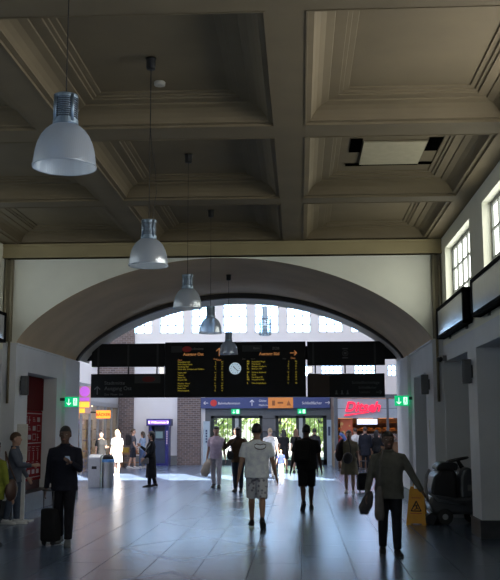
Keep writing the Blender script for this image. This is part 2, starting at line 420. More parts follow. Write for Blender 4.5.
# doors at the back of the deep openings
dn = 1
for i, (a, b) in enumerate(OPEN[:4]):
    for sgn in (1, -1):
        x0 = XR+.5 if sgn > 0 else XL-.5
        bm = NB(); mid = (a+b)/2
        for u in (a, mid-.05, b-.1): box(bm, x0, x0+.08*sgn, u, u+.1, 0, 2.9)
        box(bm, x0, x0+.08*sgn, a, b, 2.75, 2.9); box(bm, x0, x0+.08*sgn, a, b, 2.1, 2.18); box(bm, x0, x0+.08*sgn, a, b, 0, .15)
        f = S('door_%d' % dn, bm, door_m); dn += 1
        bm = NB(); box(bm, x0+.03*sgn, x0+.05*sgn, a+.05, b-.05, .1, 2.8); build('pane', bm, mat('dark_glass', (.008, .012, .014), .08), f)
# skirting of dark stone
bm = NB()
ends = [(b, a2) for (a, b), (a2, b2) in zip(OPEN[1:], OPEN[:-1])] + [(-5, OPEN[-1][0])]
for a, b in ends:
    box(bm, XR-.03, XR+.03, a-.02, b+.02, 0, .27); box(bm, XR+.0, XR+.6, b-.005, b+.025, 0, .27); box(bm, XR, XR+.6, a-.025, a+.005, 0, .27)
S('baseboard_right', bm, plinth_m)
bm = NB()
for a, b in ends: box(bm, XL-.03, XL+.03, a-.02, b+.02, 0, .27)
box(bm, XL, PL+.03, YE-.03, YE+.03, 0, .3); box(bm, PR-.03, XR+.0, YE-.03, YE+.03, 0, .27)
S('baseboard_left', bm, plinth_m)

# passage walls under the vault
bm = NB(); holed(bm, 'X', PL-.5, PL, YE+.02, 23.42, 0, ZS, [(19.16, 21.5, 0, 2.8)]); box(bm, PL, PL+.075, 22.0, 23.42, 0, ZS-.03)
box(bm, PL-.5, PL-.34, 19.0, 21.7, 0, 2.9, 1); box(bm, PL, PL+.03, YE, 22.0, ZS-.035, ZS)
S('wall_passage_left', bm, [lower_m, mat('recess_dark_red', (.05, .006, .008), .6)])
bm = NB(); holed(bm, 'X', PR, PR+.7, YE+.02, YN, 0, ZS, [(19.39, 21.44, 0, 2.76)]); box(bm, PR-.075, PR, 22.0, YN, 0, ZS-.03)
box(bm, PR+.45, PR+.6, 19.2, 21.7, 0, 2.9, 1); box(bm, PR-.03, PR, YE, 22.0, ZS-.035, ZS)
S('wall_passage_right', bm, [lower_m, mid_m])
bm = NB(); box(bm, PL-.3, PL+.025, YE, 19.16, 0, .27); box(bm, PL-.33, PL+.02, 19.16, 21.5, 0, .36); box(bm, PL, PL+.1, 21.5, 23.42, 0, .27)
box(bm, PR-.025, PR+.1, YE, 19.39, 0, .27); box(bm, PR-.1, PR, 21.44, YN, 0, .27)
S('baseboard_passage', bm, plinth_m)
# corner conduits
def conduit(x0, x1, px, label, g):
    t = T('cord_conduit', label, 'conduit', ((x0+x1)/2, YE-.02, 2.15))
    cx = (x0+x1)/2
    bm = NB(); box(bm, x0-cx, x1-cx, -.05, .018, 1.2, 2.82); build('trunking', bm, brown_m, t, bevel=.008)
    bm = NB(); tube(bm, [(px-cx, -.03, 0), (px-cx, -.03, 1.25)], .025); build('pipe', bm, brown_m, t, smooth=True)
    bm = NB(); tube(bm, [(x0-cx+.03, -.065, 1.2), (x0-cx+.03, -.065, 2.83)], .022)
    tube(bm, [(x1-cx-.03, -.065, 1.2), (x1-cx-.03, -.065, 2.83)], .022); build('pipe', bm, mat('conduit_light', (.33, .29, .2), .5), t, smooth=True)
conduit(-5.79, -5.62, -5.66, 'brown cable conduit down the corner beside the red poster passage', None)
conduit(2.56, 2.74, 2.63, 'brown cable conduit in the corner above the security camera', None)

# ------------------------------------------------------------------ concourse beyond
bm = NB()
R1 = [(-7.9+1.465*i, -7.9+1.465*i+1.12, 5.96, 7.53) for i in range(9)]
R2 = [(-5.02+1.5*k, -5.02+1.5*k+.97, 3.95, 4.48) for k in range(2, 7)]
holed(bm, 'Y', YB, YB+.4, -18, 14, 0, 11.5, R1+R2+[(-4.3, 1.42, 0, 3.05)])
S('wall_concourse_far', bm, far_m)
for h in R1: window(wn, YB+.12, *h, 'Y', M_pane_far, farframe_m, 3, 4, .06, .055); wn += 1
for h in R2: window(wn, YB+.12, *h, 'Y', M_pane_far, farframe_m, 5, 2, .05, .05); wn += 1
bm = NB(); box(bm, -18.2, -18, YN-1, YB, 0, 11.5); S('wall_concourse_left', bm, far_m)
bm = NB(); box(bm, 14, 14.2, YN-1, YB, 0, 11.5); S('wall_concourse_right', bm, far_m)
bm = NB(); holed(bm, 'X', 0, .2, 0, 1, 0, 1, []) ; bm.clear()
SKY = (-14, 10, 28.5, 40.5)  # bounds of an unseen skylight added to light the concourse
box(bm, -18, 14, YN-.4, SKY[2], 11.5, 11.7); box(bm, -18, 14, SKY[3], YB+.4, 11.5, 11.7); box(bm, -18, SKY[0], SKY[2], SKY[3], 11.5, 11.7); box(bm, SKY[1], 14, SKY[2], SKY[3], 11.5, 11.7)
S('ceiling_concourse', bm, far_m)
bm = NB(); quad(bm, (SKY[0],SKY[2],11.6), (SKY[1],SKY[2],11.6), (SKY[1],SKY[3],11.6), (SKY[0],SKY[3],11.6)); 
sk = S('window_added_skylight', bm, M_added_skylight)
bm = NB()
for i in range(13): x = SKY[0]+2*i; box(bm, x-.05, x+.05, SKY[2], SKY[3], 11.5, 11.58)
build('glazing_bar', bm, farframe_m, sk)
# brick piers and grey skirting on the far wall
bm = NB(); box(bm, -9.25, -7.57, YB-.22, YB, 0, 6.2); S('column_1', bm, M_brick)
bm = NB(); box(bm, -5.55, -4.49, YB-.2, YB, 0, 3.7); S('column_2', bm, M_brick)
bm = NB(); box(bm, -7.57, -5.55, YB-.04, YB, 0, .42); S('baseboard_concourse', bm, mat('grey_skirting', (.2, .21, .22), .5))
# exit doors: portal, two pairs of glazed leaves, central pier
gun = mat('door_gunmetal', (.02, .028, .03), .4)
bm = NB(); box(bm, -4.3, 1.42, YB+.02, YB+.35, 2.2, 3.05); box(bm, -1.68, -1.12, YB+.02, YB+.35, 0, 2.2)
box(bm, -4.3, -4.05, YB+.02, YB+.35, 0, 2.2); box(bm, 1.2, 1.42, YB+.02, YB+.35, 0, 2.2)
S('trim_3', bm, mat('portal_grey', (.10, .11, .125), .6))
for x0, x1 in ((-4.05, -1.68), (-1.12, 1.2)):
    bm = NB(); mid = (x0+x1)/2; y0, y1 = YB+.1, YB+.2
    for a, b in ((x0, x0+.16), (x1-.16, x1), (mid-.22, mid-.08), (mid+.08, mid+.22)): box(bm, a, b, y0, y1, 0, 2.2)
    box(bm, x0, x1, y0, y1, 2.08, 2.2); box(bm, x0, x1, y0, y1, 0, .22)
    for k in range(1, 4):
        for c0, c1 in ((x0+.16, mid-.22), (mid+.22, x1-.16)):
            u = c0+(c1-c0)*k/4; box(bm, u-.012, u+.012, y0+.03, y1-.03, .2, 2.08)
    f = S('door_%d' % dn, bm, gun); dn += 1
    bm = NB(); box(bm, x0+.1, x1-.1, y0+.045, y0+.055, .2, 2.1); build('pane', bm, M_glass, f)
    bm = NB(); box(bm, mid-.08, mid+.08, y0-.02, y0+.02, .2, 2.08); build('leaf_edge', bm, mat('door_pale_strip', (.38, .42, .44), .4), f)

# outside: pavement and trees
bm = NB(); box(bm, -40, 40, 43.9, 110, -.12, -.02); S('ground_outside', bm, mat('pavement', (.42, .4, .37), .9))
leafm = mat('leaf_green', (.62, .70, .2), .6, var=.4, scale=3)
barkm = mat('bark', (.10, .07, .05), .9)
def tree(x, y, h, r, label):
    t = T('tree', label, 'tree', (x, y, -.02), 0, 'trees outside the exit doors')
    bm = NB(); tube(bm, [(0, 0, 0), (.05, 0, h*.3), (0, .05, h*.6)], [.2, .15, .08]);
    for k in range(5):
        a = k*1.3; tube(bm, [(0, 0, h*.25+.1*k), (r*.5*math.cos(a), r*.5*math.sin(a), h*.55+.1*k)], [.07, .03], 6)
    build('trunk', bm, barkm, t, smooth=True)
    bm = NB()
    for i in range(1600):
        u, v, w = rnd.gauss(0, 1), rnd.gauss(0, 1), rnd.gauss(0, 1); l = math.sqrt(u*u+v*v+w*w); q = r*(.55+.45*rnd.random())
        c = Vector((u/l*q, v/l*q, h*.58+w/l*q*h*.42/r*1.15))
        if c.z < .25: c.z = .25+rnd.random()*.5
        a = Vector((rnd.uniform(-1, 1), rnd.uniform(-1, 1), rnd.uniform(-1, 1))).normalized(); b = a.orthogonal().normalized(); s = rnd.uniform(.09, .2)
        quad(bm, c-a*s, c+b*s*.5, c+a*s, c-b*s*.5)
    o = build('foliage', bm, leafm, t, fixn=False); o['kind'] = 'stuff'
for i, (x, y, h, r) in enumerate(((-4.6, 51, 5, 2.0), (-1.2, 54, 5.5, 2.3), (1.4, 50.5, 4.6, 1.9), (4.5, 55, 6, 2.4), (-8, 56, 6, 2.5))):
    tree(x, y, h, r, ['sunlit green tree outside, seen through the left exit doors', 'sunlit tree outside behind the pier between the exit doors', 'bright green tree outside the right exit doors',
        'taller tree outside beyond the bakery side of the exit', 'tree outside beyond the brick pier left of the exit'][i])

# ------------------------------------------------------------------ bell pendant lamps
def pendant(x, y, ztop, zrim, label, slack=False):
    t = T('pendant_lamp', label, 'lamp', (x, y, zrim), 0, 'bell pendant lamps in a row along the hall')
    H = ztop-zrim
    bm = NB(); lathe(bm, [(.045, H-.12), (.05, H-.10), (.05, H-.02), (.06, H), ], 20); build('ceiling_mount', bm, black_m, t, smooth=True)
    bm = NB(); tube(bm, [(0, 0, .47), (0, 0, H-.1)], .0035, 6)
    if slack: tube(bm, [(.03, 0, .46), (.05, .01, .6), (.075, 0, .78), (.06, 0, 1.0), (.02, 0, 1.25), (.004, 0, 1.45), (.004, 0, H-.1)], .003, 6)
    build('cord', bm, black_m, t)
    bm = NB(); lathe(bm, [(.02, .48), (.075, .475), (.078, .465), (.078, .45), (.068, .45), (.068, .31), (.08, .31), (.082, .28), (.075, .27)], 28); h = build('housing', bm, alu_m, t)
    bm = NB()
    for k in range(9): lathe(bm, [(.068, .322+.014*k), (.0765, .324+.014*k), (.0765, .329+.014*k), (.068, .331+.014*k)], 24, caps=False)
    build('cooling_fins', bm, mat('fin_dark', (.09, .11, .14), .4, .6), h)
    for k in range(4):
        bm = NB(); a = PI/4+k*PI/2; lathe(bm, [(.011, .29), (.011, .465)], 8, (.078*math.cos(a), .078*math.sin(a), 0)); build('strut', bm, alu_m, h, smooth=True)
    prof = [(.075, .275), (.10, .262), (.13, .235), (.155, .20), (.175, .155), (.188, .105), (.196, .05), (.20, 0)]
    bm = NB(); lathe(bm, prof, 48, caps=False); lathe(bm, [(r-.005, z-.001) for r, z in prof[::-1]], 48, caps=False)
    lathe(bm, [(.2, 0), (.204, -.004), (.204, .008), (.2, .01)], 48, caps=False)
    build('lamp_shade', bm, M_shade, t, smooth=True, fixn=False)
    bm = NB(); lathe(bm, [(.012, .275), (.03, .26), (.034, .2), (.028, .15), (.012, .13)], 16); build('bulb', bm, mat('bulb_white', (.75, .77, .8), .3), t, smooth=True)
pendant(-1.48, 5.80, 5.53, 3.32, 'largest bell pendant lamp hanging nearest, at the upper left')
pendant(-1.53, 9.50, 5.53, 3.315, 'second bell pendant lamp, with a slack cable beside its cord', True)
pendant(-1.55, 13.07, 5.53, 3.32, 'third bell pendant lamp hanging level with the arch crown')
pendant(-1.555, 16.60, 5.53, 3.32, 'fourth bell pendant lamp hanging in front of the far windows')
pendant(-1.52, 20.40, arch(-1.52), 3.24, 'smallest bell pendant lamp hanging from the vault before the departure board')
# caged lanterns in the concourse
def lantern(x, y, z, label):
    t = T('caged_lantern', label, 'lamp', (x, y, z), 0, 'caged lanterns in the concourse')
    bm = NB(); lathe(bm, [(.03, 1.08), (.09, 1.05), (.10, .68), (.13, .64), (.13, .60)], 20); build('housing', bm, alu_m, t, smooth=True)
    bm = NB(); tube(bm, [(0, 0, 1.0), (0, 0, 11.5-z)], .012, 6); build('stem', bm, dark_m, t)
    bm = NB(); lathe(bm, [(.19, .6), (.21, .55), (.21, .06), (.17, 0)], 20); build('glass_shade', bm, M_lampglass, t, smooth=True)
    bm = NB(); lathe(bm, [(.07, .58), (.08, .5), (.08, .1), (.05, .05)], 12); build('bulb', bm, white_m, t, smooth=True)
    bm = NB()
    for k in range(10):
        a = k*2*PI/10; tube(bm, [(.215*math.cos(a), .215*math.sin(a), .02), (.215*math.cos(a), .215*math.sin(a), .6)], .007, 5)
    for k in range(5):
        z2 = .04+.135*k; lathe(bm, [(.222, z2), (.222, z2+.012), (.21, z2+.012), (.21, z2)], 20, caps=False)
    build('cage', bm, dark_m, t)
lantern(-1.22, 34, 4.93, 'caged glass lantern hanging above the departure board before the windows')
lantern(-1.86, 34, 6.12, 'caged glass lantern hanging higher, its lower end showing under the arch crown')

# ceiling fittings
bm = NB(); lathe(bm, [(.05, -.05), (.062, -.045), (.065, -.01), (.055, 0)], 20)
sd = build('smoke_detector', bm, mat('detector_white', (.4, .38, .33), .6), None, (-1.54, 10.2, ZC+.28), smooth=True)
tag(sd, 'small round smoke detector on the dark coffer beside the second lamp cord', 'smoke detector')
t = T('ceiling_hatch', 'pale ceiling hatch with gaps painted black at its corners in the right coffer', 'hatch', (1.33, 13.1, ZC+.28))
bm = NB(); box(bm, -.42, .44, -.5, .6, -.025, -.003); build('hatch_panel', bm, mat('hatch_paint', (.44, .39, .27), .8), t)
for a, b, c, d in ((-.60, -.44, -.62, .02), (.46, .64, -.62, .0), (-.62, -.38, .6, .74), (.42, .66, .56, .7), (-.40, .45, .6, .72)):
    bm = NB(); box(bm, a, b, c, d, -.006, -.002); o = build('gap', bm, mat('gap_shade_black', (.0012, .0012, .0012), 1., spec=0.), t); o['label'] = 'flat black plate for the dark of an open gap'  # flat black plates stand in for the dark inside the gaps

# ------------------------------------------------------------------ things on the hall walls
def lightbox(x0, y0, y1, sgn, label):
    t = T('light_box_sign', label, 'light box', (x0, (y0+y1)/2, 3.3), 0, 'poster light boxes under the hall windows')
    L = (y1-y0)/2; X = .14*sgn
    bm = NB()
    for a, b, c, d in ((-L, L, 0, .055), (-L, L, .51, .57), (-L, -L+.1, 0, .57), (L-.1, L, 0, .57)): box(bm, min(0, X), max(0, X), a, b, c, d)
    box(bm, min(X*.6, X), max(X*.6, X), -L, L, 0, .57)
    build('case', bm, mat('case_black', (.006, .006, .007), .9, spec=.1), t)
    bm = NB(); x = .012*sgn; box(bm, min(x, x+.01*sgn), max(x, x+.01*sgn), -L+.1, L-.1, .055, .51); build('screen', bm, screen_m, t)
    bm = NB()
    for u in (-L*.6, L*.6): box(bm, min(X, X+.02*sgn), max(X, X+.028*sgn), u-.05, u+.05, -.04, .5)
    build('bracket', bm, dark_m, t)
lightbox(2.58, 15.0, 17.93, 1, 'black framed light box on the right wall nearest the arch')
lightbox(2.58, 11.35, 14.33, 1, 'black framed light box on the right wall cut by the picture edge')
lightbox(-5.63, 15.0, 17.95, -1, 'black framed light box on the left wall, only its end showing')
def speaker(x, y, z, sgn, label):
    t = T('wall_speaker', label, 'speaker', (x, y, z), 0, 'column speakers on the hall piers')
    bm = NB(); prism(bm, [(0, -.09), (0, .09), (.10*-sgn, .07), (.13*-sgn, .04), (.13*-sgn, -.04), (.10*-sgn, -.07)], 'Z', -.19, .19)
    build('cabinet', bm, mat('speaker_grey', (.075, .08, .09), .5), t, bevel=.006)
    bm = NB(); box(bm, min(-.134*sgn, -.129*sgn), max(-.134*sgn, -.129*sgn), -.035, .035, -.17, .17); build('grille', bm, dark_m, t)
    bm = NB(); box(bm, min(0, .03*sgn), max(0, .03*sgn), -.03, .03, -.1, .1); build('bracket', bm, dark_m, t)
speaker(XR-.03, 15.32, 2.55, 1, 'grey column speaker on the right pier between the two dark doorways')
speaker(PR-.03, 18.85, 2.5, 1, 'grey column speaker on the passage wall right of the exit sign')
speaker(PL+.03, 18.65, 2.51, -1, 'grey column speaker on the left passage wall beside the red recess')
t = T('security_camera', 'small dome security camera on the right wall under the light box', 'camera', (2.70, 17.95, 2.95))
bm = NB(); box(bm, -.02, .05, -.04, .04, -.05, .05); build('bracket', bm, mid_m, t)
bm = NB(); ball(bm, (-.08, -.02, -.02), (.06, .06, .055)); build('dome', bm, dark_m, t, smooth=True)
bm = NB(); tube(bm, [(-.1, -.05, .0), (-.06, 0, .03), (0, 0, .03)], .03); build('camera_hood', bm, white_m, t, smooth=True)
t = T('wall_switch', 'slim pale switch plate on the right passage wall', 'switch', (PR, 18.98, 1.68))
bm = NB(); box(bm, -.014, 0, -.05, .05, -.13, .13); build('plate', bm, mat('plate_cream', (.8, .78, .66), .5), t, bevel=.003)
bm = NB(); box(bm, -.02, -.01, -.02, .02, -.05, .05); build('rocker', bm, white_m, t)
def exit_sign(x0, x1, y, z0, z1, wall, label, small=False):
    t = T('exit_sign', label, 'exit sign', ((x0+x1)/2, y, z0), 0, 'green exit signs')
    w, h = (x1-x0)/2, z1-z0
    bm = NB(); box(bm, -w, w, 0, .05, 0, h); build('housing', bm, green_m, t)
    bm = NB()
    ax = -w*.42; e = -.004
    arrow(bm, ax, h*.5, h*.62, PI, 0, th=.004)                                           # arrow pointing down
    dx0, dx1 = w*.22, w*.78                                                              # door outline with the running figure inside
    box(bm, dx0, dx1, e, 0, h*.14, h*.86)
    build('pictogram', bm, exitw_m, t)
    bm = NB()
    cx = (dx0+dx1)/2; s = h
    lathe(bm, [(s*.055, -.001), (s*.055, .001)], 10, M=Matrix.Translation((cx+s*.02, e-.002, s*.72)) @ Matrix.Rotation(PI/2, 4, 'X'))
    for p, q, r in (((0, .64), (-.02, .42), .05), ((-.02, .42), (.11, .36), .035), ((.11, .36), (.08, .2), .03), ((-.02, .42), (-.08, .3), .035), ((-.08, .3), (-.18, .22), .03), ((0, .62), (.12, .54), .025), ((0, .62), (-.12, .52), .025)):
        tube(bm, [(cx+p[0]*s, e-.001, p[1]*s), (cx+q[0]*s, e-.001, q[1]*s)], r*s*.8, 6)
    build('running_figure', bm, green_m, t)
    if wall is not None:
        bm = NB(); a, b = sorted((wall-(x0+x1)/2, (w if wall > x1 else -w))); box(bm, a, b, .015, .035, h*.6, h*.9); build('bracket', bm, dark_m, t)
exit_sign(-5.41, -5.09, 21.8, 2.155, 2.385, PL, 'glowing green exit sign on the left passage wall by the arch end')
exit_sign(2.15, 2.47, 21.8, 2.15, 2.38, PR, 'glowing green exit sign on the right passage wall by the arch end')
exit_sign(-3.1, -2.72, YB-.06, 2.27, 2.5, None, 'small green exit sign over the left pair of far doors')
exit_sign(-.1, .28, YB-.06, 2.27, 2.5, None, 'small green exit sign over the right pair of far doors')
# red recess poster
t = T('wall_poster', 'dark red poster with white boxes of print in the left recess', 'poster', (PL-.33, 20.33, .55))
bm = NB(); box(bm, 0, .03, -1.1, 1.1, 0, 1.5); build('board', bm, redpost_m, t)
bm = NB()
def pr(a, b, c, d): box(bm, .03, .034, a, b, c, d)
def outline(a, b, c, d, w=.012): pr(a, b, c, c+w); pr(a, b, d-w, d); pr(a, a+w, c, d); pr(b-w, b, c, d)
pr(-1.05, 1.05, 1.43, 1.45); pr(-1.05, 1.05, .79, .81); pr(-1.05, 1.05, .06, .075)
for r in range(3):
    for c in range(6):
        a = -1.0+.34*c; z = .86+.19*r
        k = (r*5+c*3) % 4
        if k == 0: outline(a, a+.26, z, z+.14)
        elif k == 1:
            pr(a, a+.22, z+.02, z+.12)
        elif k == 2:
            for q in range(3): pr(a, a+.2-.04*q, z+.03+.035*q, z+.042+.035*q)
        else: pr(a+.05, a+.07, z-.02, z+.14); pr(a, a+.15, z+.05, z+.065)
for r in range(4):
    for c in range(6):
        a = -1.0+.34*c; z = .12+.165*r; k = (r*3+c*5) % 5
        if k == 0: pr(a+.02, a+.22, z+.02, z+.11)
        elif k == 1: pr(a+.1, a+.13, z-.02, z+.16)
        elif k == 2: outline(a, a+.22, z, z+.11)
        else:
            for q in range(3): pr(a, a+.24-.05*((q+k) % 3), z+.02+.04*q, z+.03+.04*q)
build('print', bm, print_m, t)
bm = NB(); box(bm, PL-.335, PL-.29, 19.2, 21.46, 2.06, 2.78); rd = build('transom_board', bm, reddoor_m); tag(rd, 'plain dark red panel above the printed poster in the left recess', 'panel')
# white info stand at the left
t = T('dispenser_stand', 'tall white dispenser stand with a pale back board by the left wall', 'stand', (-5.05, 17.4, 0))
bm = NB(); box(bm, -.2, .18, -.15, .15, 0, .025); build('base', bm, white_m, t, bevel=.005)
bm = NB(); box(bm, -.035, .035, -.025, .025, .02, 1.2); build('post', bm, white_m, t, bevel=.005)
bm = NB(); box(bm, -.14, .06, -.02, .0, 1.08, 1.75); build('board', bm, mat('stand_board', (.72, .71, .66), .5), t, bevel=.004)
bm = NB(); box(bm, -.06, .06, -.12, -.02, .92, 1.06); build('dispenser', bm, mat('dispenser_blue', (.03, .12, .3), .4), t, bevel=.01)

# ------------------------------------------------------------------ signs under the arch
t = T('sign_beam', 'black cross beam carrying the boards from wall to wall under the arch', 'beam', (CX, 24.15, 3.38))
bm = NB(); box(bm, -5.95-CX, PR-.07-CX, .0, .12, 0, .34); build('beam', bm, black_m, t)
def blackbox(name, x0, x1, z0, z1, y, label, dividers, group=None):
    t = T(name, label, 'sign', ((x0+x1)/2, y, z0), 0, group)
    w = (x1-x0)/2
    bm = NB(); box(bm, -w, w, 0, .14, 0, z1-z0); build('housing', bm, black_m, t, bevel=.008)
    for d in dividers:
        bm = NB(); box(bm, d-.025-(x0+x1)/2, d+.025-(x0+x1)/2, -.006, 0, .03, z1-z0-.03); build('divider', bm, mat('divider_dark', (.03, .03, .032), .5), t)
    return t
blackbox('sign_case', -5.29, -3.42, 3.21, 3.8, 24.0, 'blank black sign case at the upper left of the departure board', (-5.12, -4.35, -3.6))
t = blackbox('sign_case', .2, 2.15, 3.22, 3.82, 24.0, 'black sign case at the upper right of the departure board with a faint round emblem', (.35, 1.9))
bm = NB(); z = .3; x = -.02
for r0, r1 in ((.075, .062),): lathe(bm, [(r0, 0), (r0, .004), (r1, .004), (r1, 0)], 24, M=Matrix.Translation((x, 0, z)) @ Matrix.Rotation(PI/2, 4, 'X'), caps=False)
box(bm, x-.07, x+.07, -.004, 0, z+.1, z+.13); box(bm, x-.07, x+.07, -.004, 0, z-.13, z-.1); box(bm, x-.035, x+.035, -.004, 0, z-.03, z+.03)
build('emblem', bm, mat('emblem_grey', (.10, .10, .105), .5), t)
t = blackbox('direction_sign', -5.3, -3.42, 2.43, 3.03, 24.0, 'black hanging direction sign at the left with a white up arrow', ())
bm = NB(); cx = -4.36
textbm(bm, 'Stadtmitte', -4.95-cx, .33, .125, -.002); textbm(bm, 'Ausgang Ost', -4.95-cx, .19, .135, -.002); textbm(bm, 'Zoo  Messe  Uni', -4.95-cx, .06, .07, -.002)
arrow(bm, -5.13-cx, .18, .2, 0, -.001)
build('lettering', bm, mat('sign_dim_print', (.17, .17, .18), .6), t)
bm = NB(); box(bm, -4.18-cx, -3.52-cx, -.004, 0, .36, .56); build('logo_plate', bm, logo_grey_m, t)
bm = NB(); prism(bm, [(-3.62-cx+.17*math.cos(a)-.2, .46+.07*math.sin(a)) for a in [2*PI*i/24 for i in range(24)]], 'Y', -.008, -.003); build('logo', bm, dim_red_m, t)
t = blackbox('direction_sign', .2, 2.13, 2.42, 3.01, 24.0, 'black hanging direction sign at the right with a grey right arrow', ())
bm = NB(); cx = 1.165
textbm(bm, 'Schließfachanlage', 2.0-cx, .33, .1, -.002, 'RIGHT'); textbm(bm, 'Schließfächer', 1.92-cx, .21, .085, -.002, 'RIGHT'); textbm(bm, 'Lockers', 1.75-cx, .1, .08, -.002, 'RIGHT'); arrow(bm, 1.98-cx, .12, .14, -PI/2, -.001)
for k, xx in enumerate((.92, 1.06, 1.2)): box(bm, xx-cx-.035, xx-cx+.035, -.003, 0, .07, .09); lathe(bm, [(.022, -.001), (.022, .002)], 8, M=Matrix.Translation((xx-cx, -.002, .15)) @ Matrix.Rotation(PI/2, 4, 'X')); box(bm, xx-cx-.02, xx-cx+.02, -.003, 0, .08, .13)
build('lettering', bm, mat('sign_dimmer_print', (.10, .105, .11), .6), t)
bm = NB(); box(bm, .22-cx, .75-cx, -.004, 0, .02, .57); build('end_panel', bm, mat('brown_panel', (.045, .025, .014), .5), t)
# departure board with clock
t = T('departure_board', 'big black departure board with yellow train lists hanging under the arch', 'departure board', (-1.62, 23.93, 2.43))
bm = NB(); box(bm, -1.78, 1.78, 0, .25, 0, 1.39); build('housing', bm, black_m, t, bevel=.01)
def X(px): return (px-300+2.9)/950*24.0*1.0+1.62   # board column -> metres from its middle
bm = NB(); by = -.004
dests = [['Düsseldorf Hbf', 'Köln Messe Deutz', 'Duisburg Hbf', 'Kleve über Kempen und Geldern', '', 'Neuss Hbf', 'Viersen', 'Venlo NL', 'Rheydt Hbf', '', 'Münster Westf', 'Hamm Westf', 'Essen Hbf', 'Mönchengladb'],
         ['Düsseldorf Flugh', 'Meerbusch', 'Kempen Niederrh', 'Bochum Hbf', '', 'Geldern Aldekerk', 'Goch', 'Uerdingen Rh', 'Wuppertal Hbf', '', 'Mönchengladbach']]
for side, (xt, xa, xb, rows) in enumerate(((-1.45, -.48, -.30, dests[0]), (.42, 1.36, 1.56, dests[1]))):
    z = .93
    for i, s in enumerate(rows):
        z -= .060 if s else .03
        if not s: continue
        textbm(bm, s, xt+.0, z, .05, by, bold=.0)
        textbm(bm, '%d' % (3+(i*5) % 14), xa, z, .05, by, 'RIGHT', bold=.0); textbm(bm, '%02d' % ((i*17) % 60), xb, z, .05, by, 'RIGHT', bold=.0)
        if side: textbm(bm, ('RE', 'RB', 'S', 'IC')[i % 4], xt-.12, z, .055, by, bold=.002)
build('train_list', bm, yel_m, t)
bm = NB()
textbm(bm, 'Ausgang Ost', -.80, 1.05, .1, by, 'RIGHT', bold=.003); arrow(bm, -.40, 1.13, .2, 0, by); textbm(bm, 'Gleis', -.47, .915, .06, by)
textbm(bm, 'Ausgang Süd', 1.12, 1.05, .1, by, 'RIGHT', bold=.003); arrow(bm, 1.47, 1.1, .17, -PI/2, by); textbm(bm, 'Gleis', 1.40, .95, .06, by)
textbm(bm, 'Nach', -1.45, .92, .05, by); textbm(bm, 'Über', -.55, .94, .05, by)
build('heading', bm, orange_m, t)
bm = NB(); textbm(bm, 'Stadtmitte', -.80, 1.19, .09, by, 'RIGHT'); textbm(bm, 'ZOB', 1.12, 1.19, .09, by, 'RIGHT'); textbm(bm, 'Bahn', .62, 1.2, .08, by, 'RIGHT')
textbm(bm, 'Zeit', .18, .94, .05, by); textbm(bm, 'Nach', .4, .94, .05, by); textbm(bm, 'Hier', 1.2, .94, .05, by)
build('lettering', bm, dest_m, t)
bm = NB(); box(bm, -1.62, -1.34, by-.001, 0, 1.13, 1.29); box(bm, .18, .68, by+.001, 0, 1.14, 1.3); build('logo_plate', bm, logo_grey_m, t)
bm = NB(); prism(bm, [(-1.22+.12*math.cos(a), 1.21+.075*math.sin(a)) for a in [2*PI*i/24 for i in range(24)]], 'Y', by-.003, by); o = build('logo', bm, redl_m, t); o['label'] = 'round red emblem'
bm = NB(); RX = Matrix.Translation((.005, -.03, .715)) @ Matrix.Rotation(PI/2, 4, 'X'); lathe(bm, [(.14, -.03), (.15, .0), (.142, .012), (.134, .008), (.0, .006)], 36, M=RX, caps=False); ck = build('clock', bm, mat('clock_face', (.42, .5, .58), .4, emit=(.55, .72, .85), es=.5), t, smooth=True)
bm = NB()
def cp(a, r, y=-.045): return (.005+r*math.sin(a), y, .715+r*math.cos(a))
for k in range(12): tube(bm, [cp(k*PI/6, .10), cp(k*PI/6, .122)], .005, 5)
build('hour_marking', bm, black_m, ck)
for a, l, w, nm in ((math.radians(132), .105, .007, 'minute_hand'), (math.radians(-42), .075, .009, 'hour_hand')):
    bm = NB(); tube(bm, [cp(a, -.02, -.048), cp(a, l, -.048)], w, 5); build(nm, bm, black_m, ck)
# hanger poles (each holds the sign under it)
for px in (-5.12, -4.35, -3.62, .4, 1.15, 1.9):
    bm = NB(); tube(bm, [(0, 0, 0), (0, 0, .22)], .02, 8); o = build('hanger_pole', bm, dark_m, None, (px, 24.07, 3.02), smooth=True)
    tag(o, {-5.12: 'short black pole nearest the left wall between the two left signs', -4.35: 'short black pole at the middle of the two left signs', -3.62: 'short black pole between the left signs beside the departure board',
            .4: 'short black pole between the right signs beside the departure board', 1.15: 'short black pole at the middle of the two right signs', 1.9: 'short black pole nearest the right wall between the two right signs'}[px], 'pole', 'poles between upper and lower signs')
def sidelamp(x, label):
    t = T('sign_lamp', label, 'lamp', (x, 24.05, 3.02), 0, 'small lamps beside the departure board')
    bm = NB(); box(bm, -.055, .055, 0, .05, .015, .175); build('diffuser', bm, mat('lamp_white', (.8, .8, .78), .4, emit=(1, .97, .9), es=.9), t, bevel=.01)
    bm = NB(); box(bm, -.065, .065, .05, .07, .01, .185); build('back_plate', bm, dark_m, t)
sidelamp(-3.5, 'small white lamp in the gap left of the departure board'); sidelamp(.27, 'small white lamp in the gap right of the departure board')

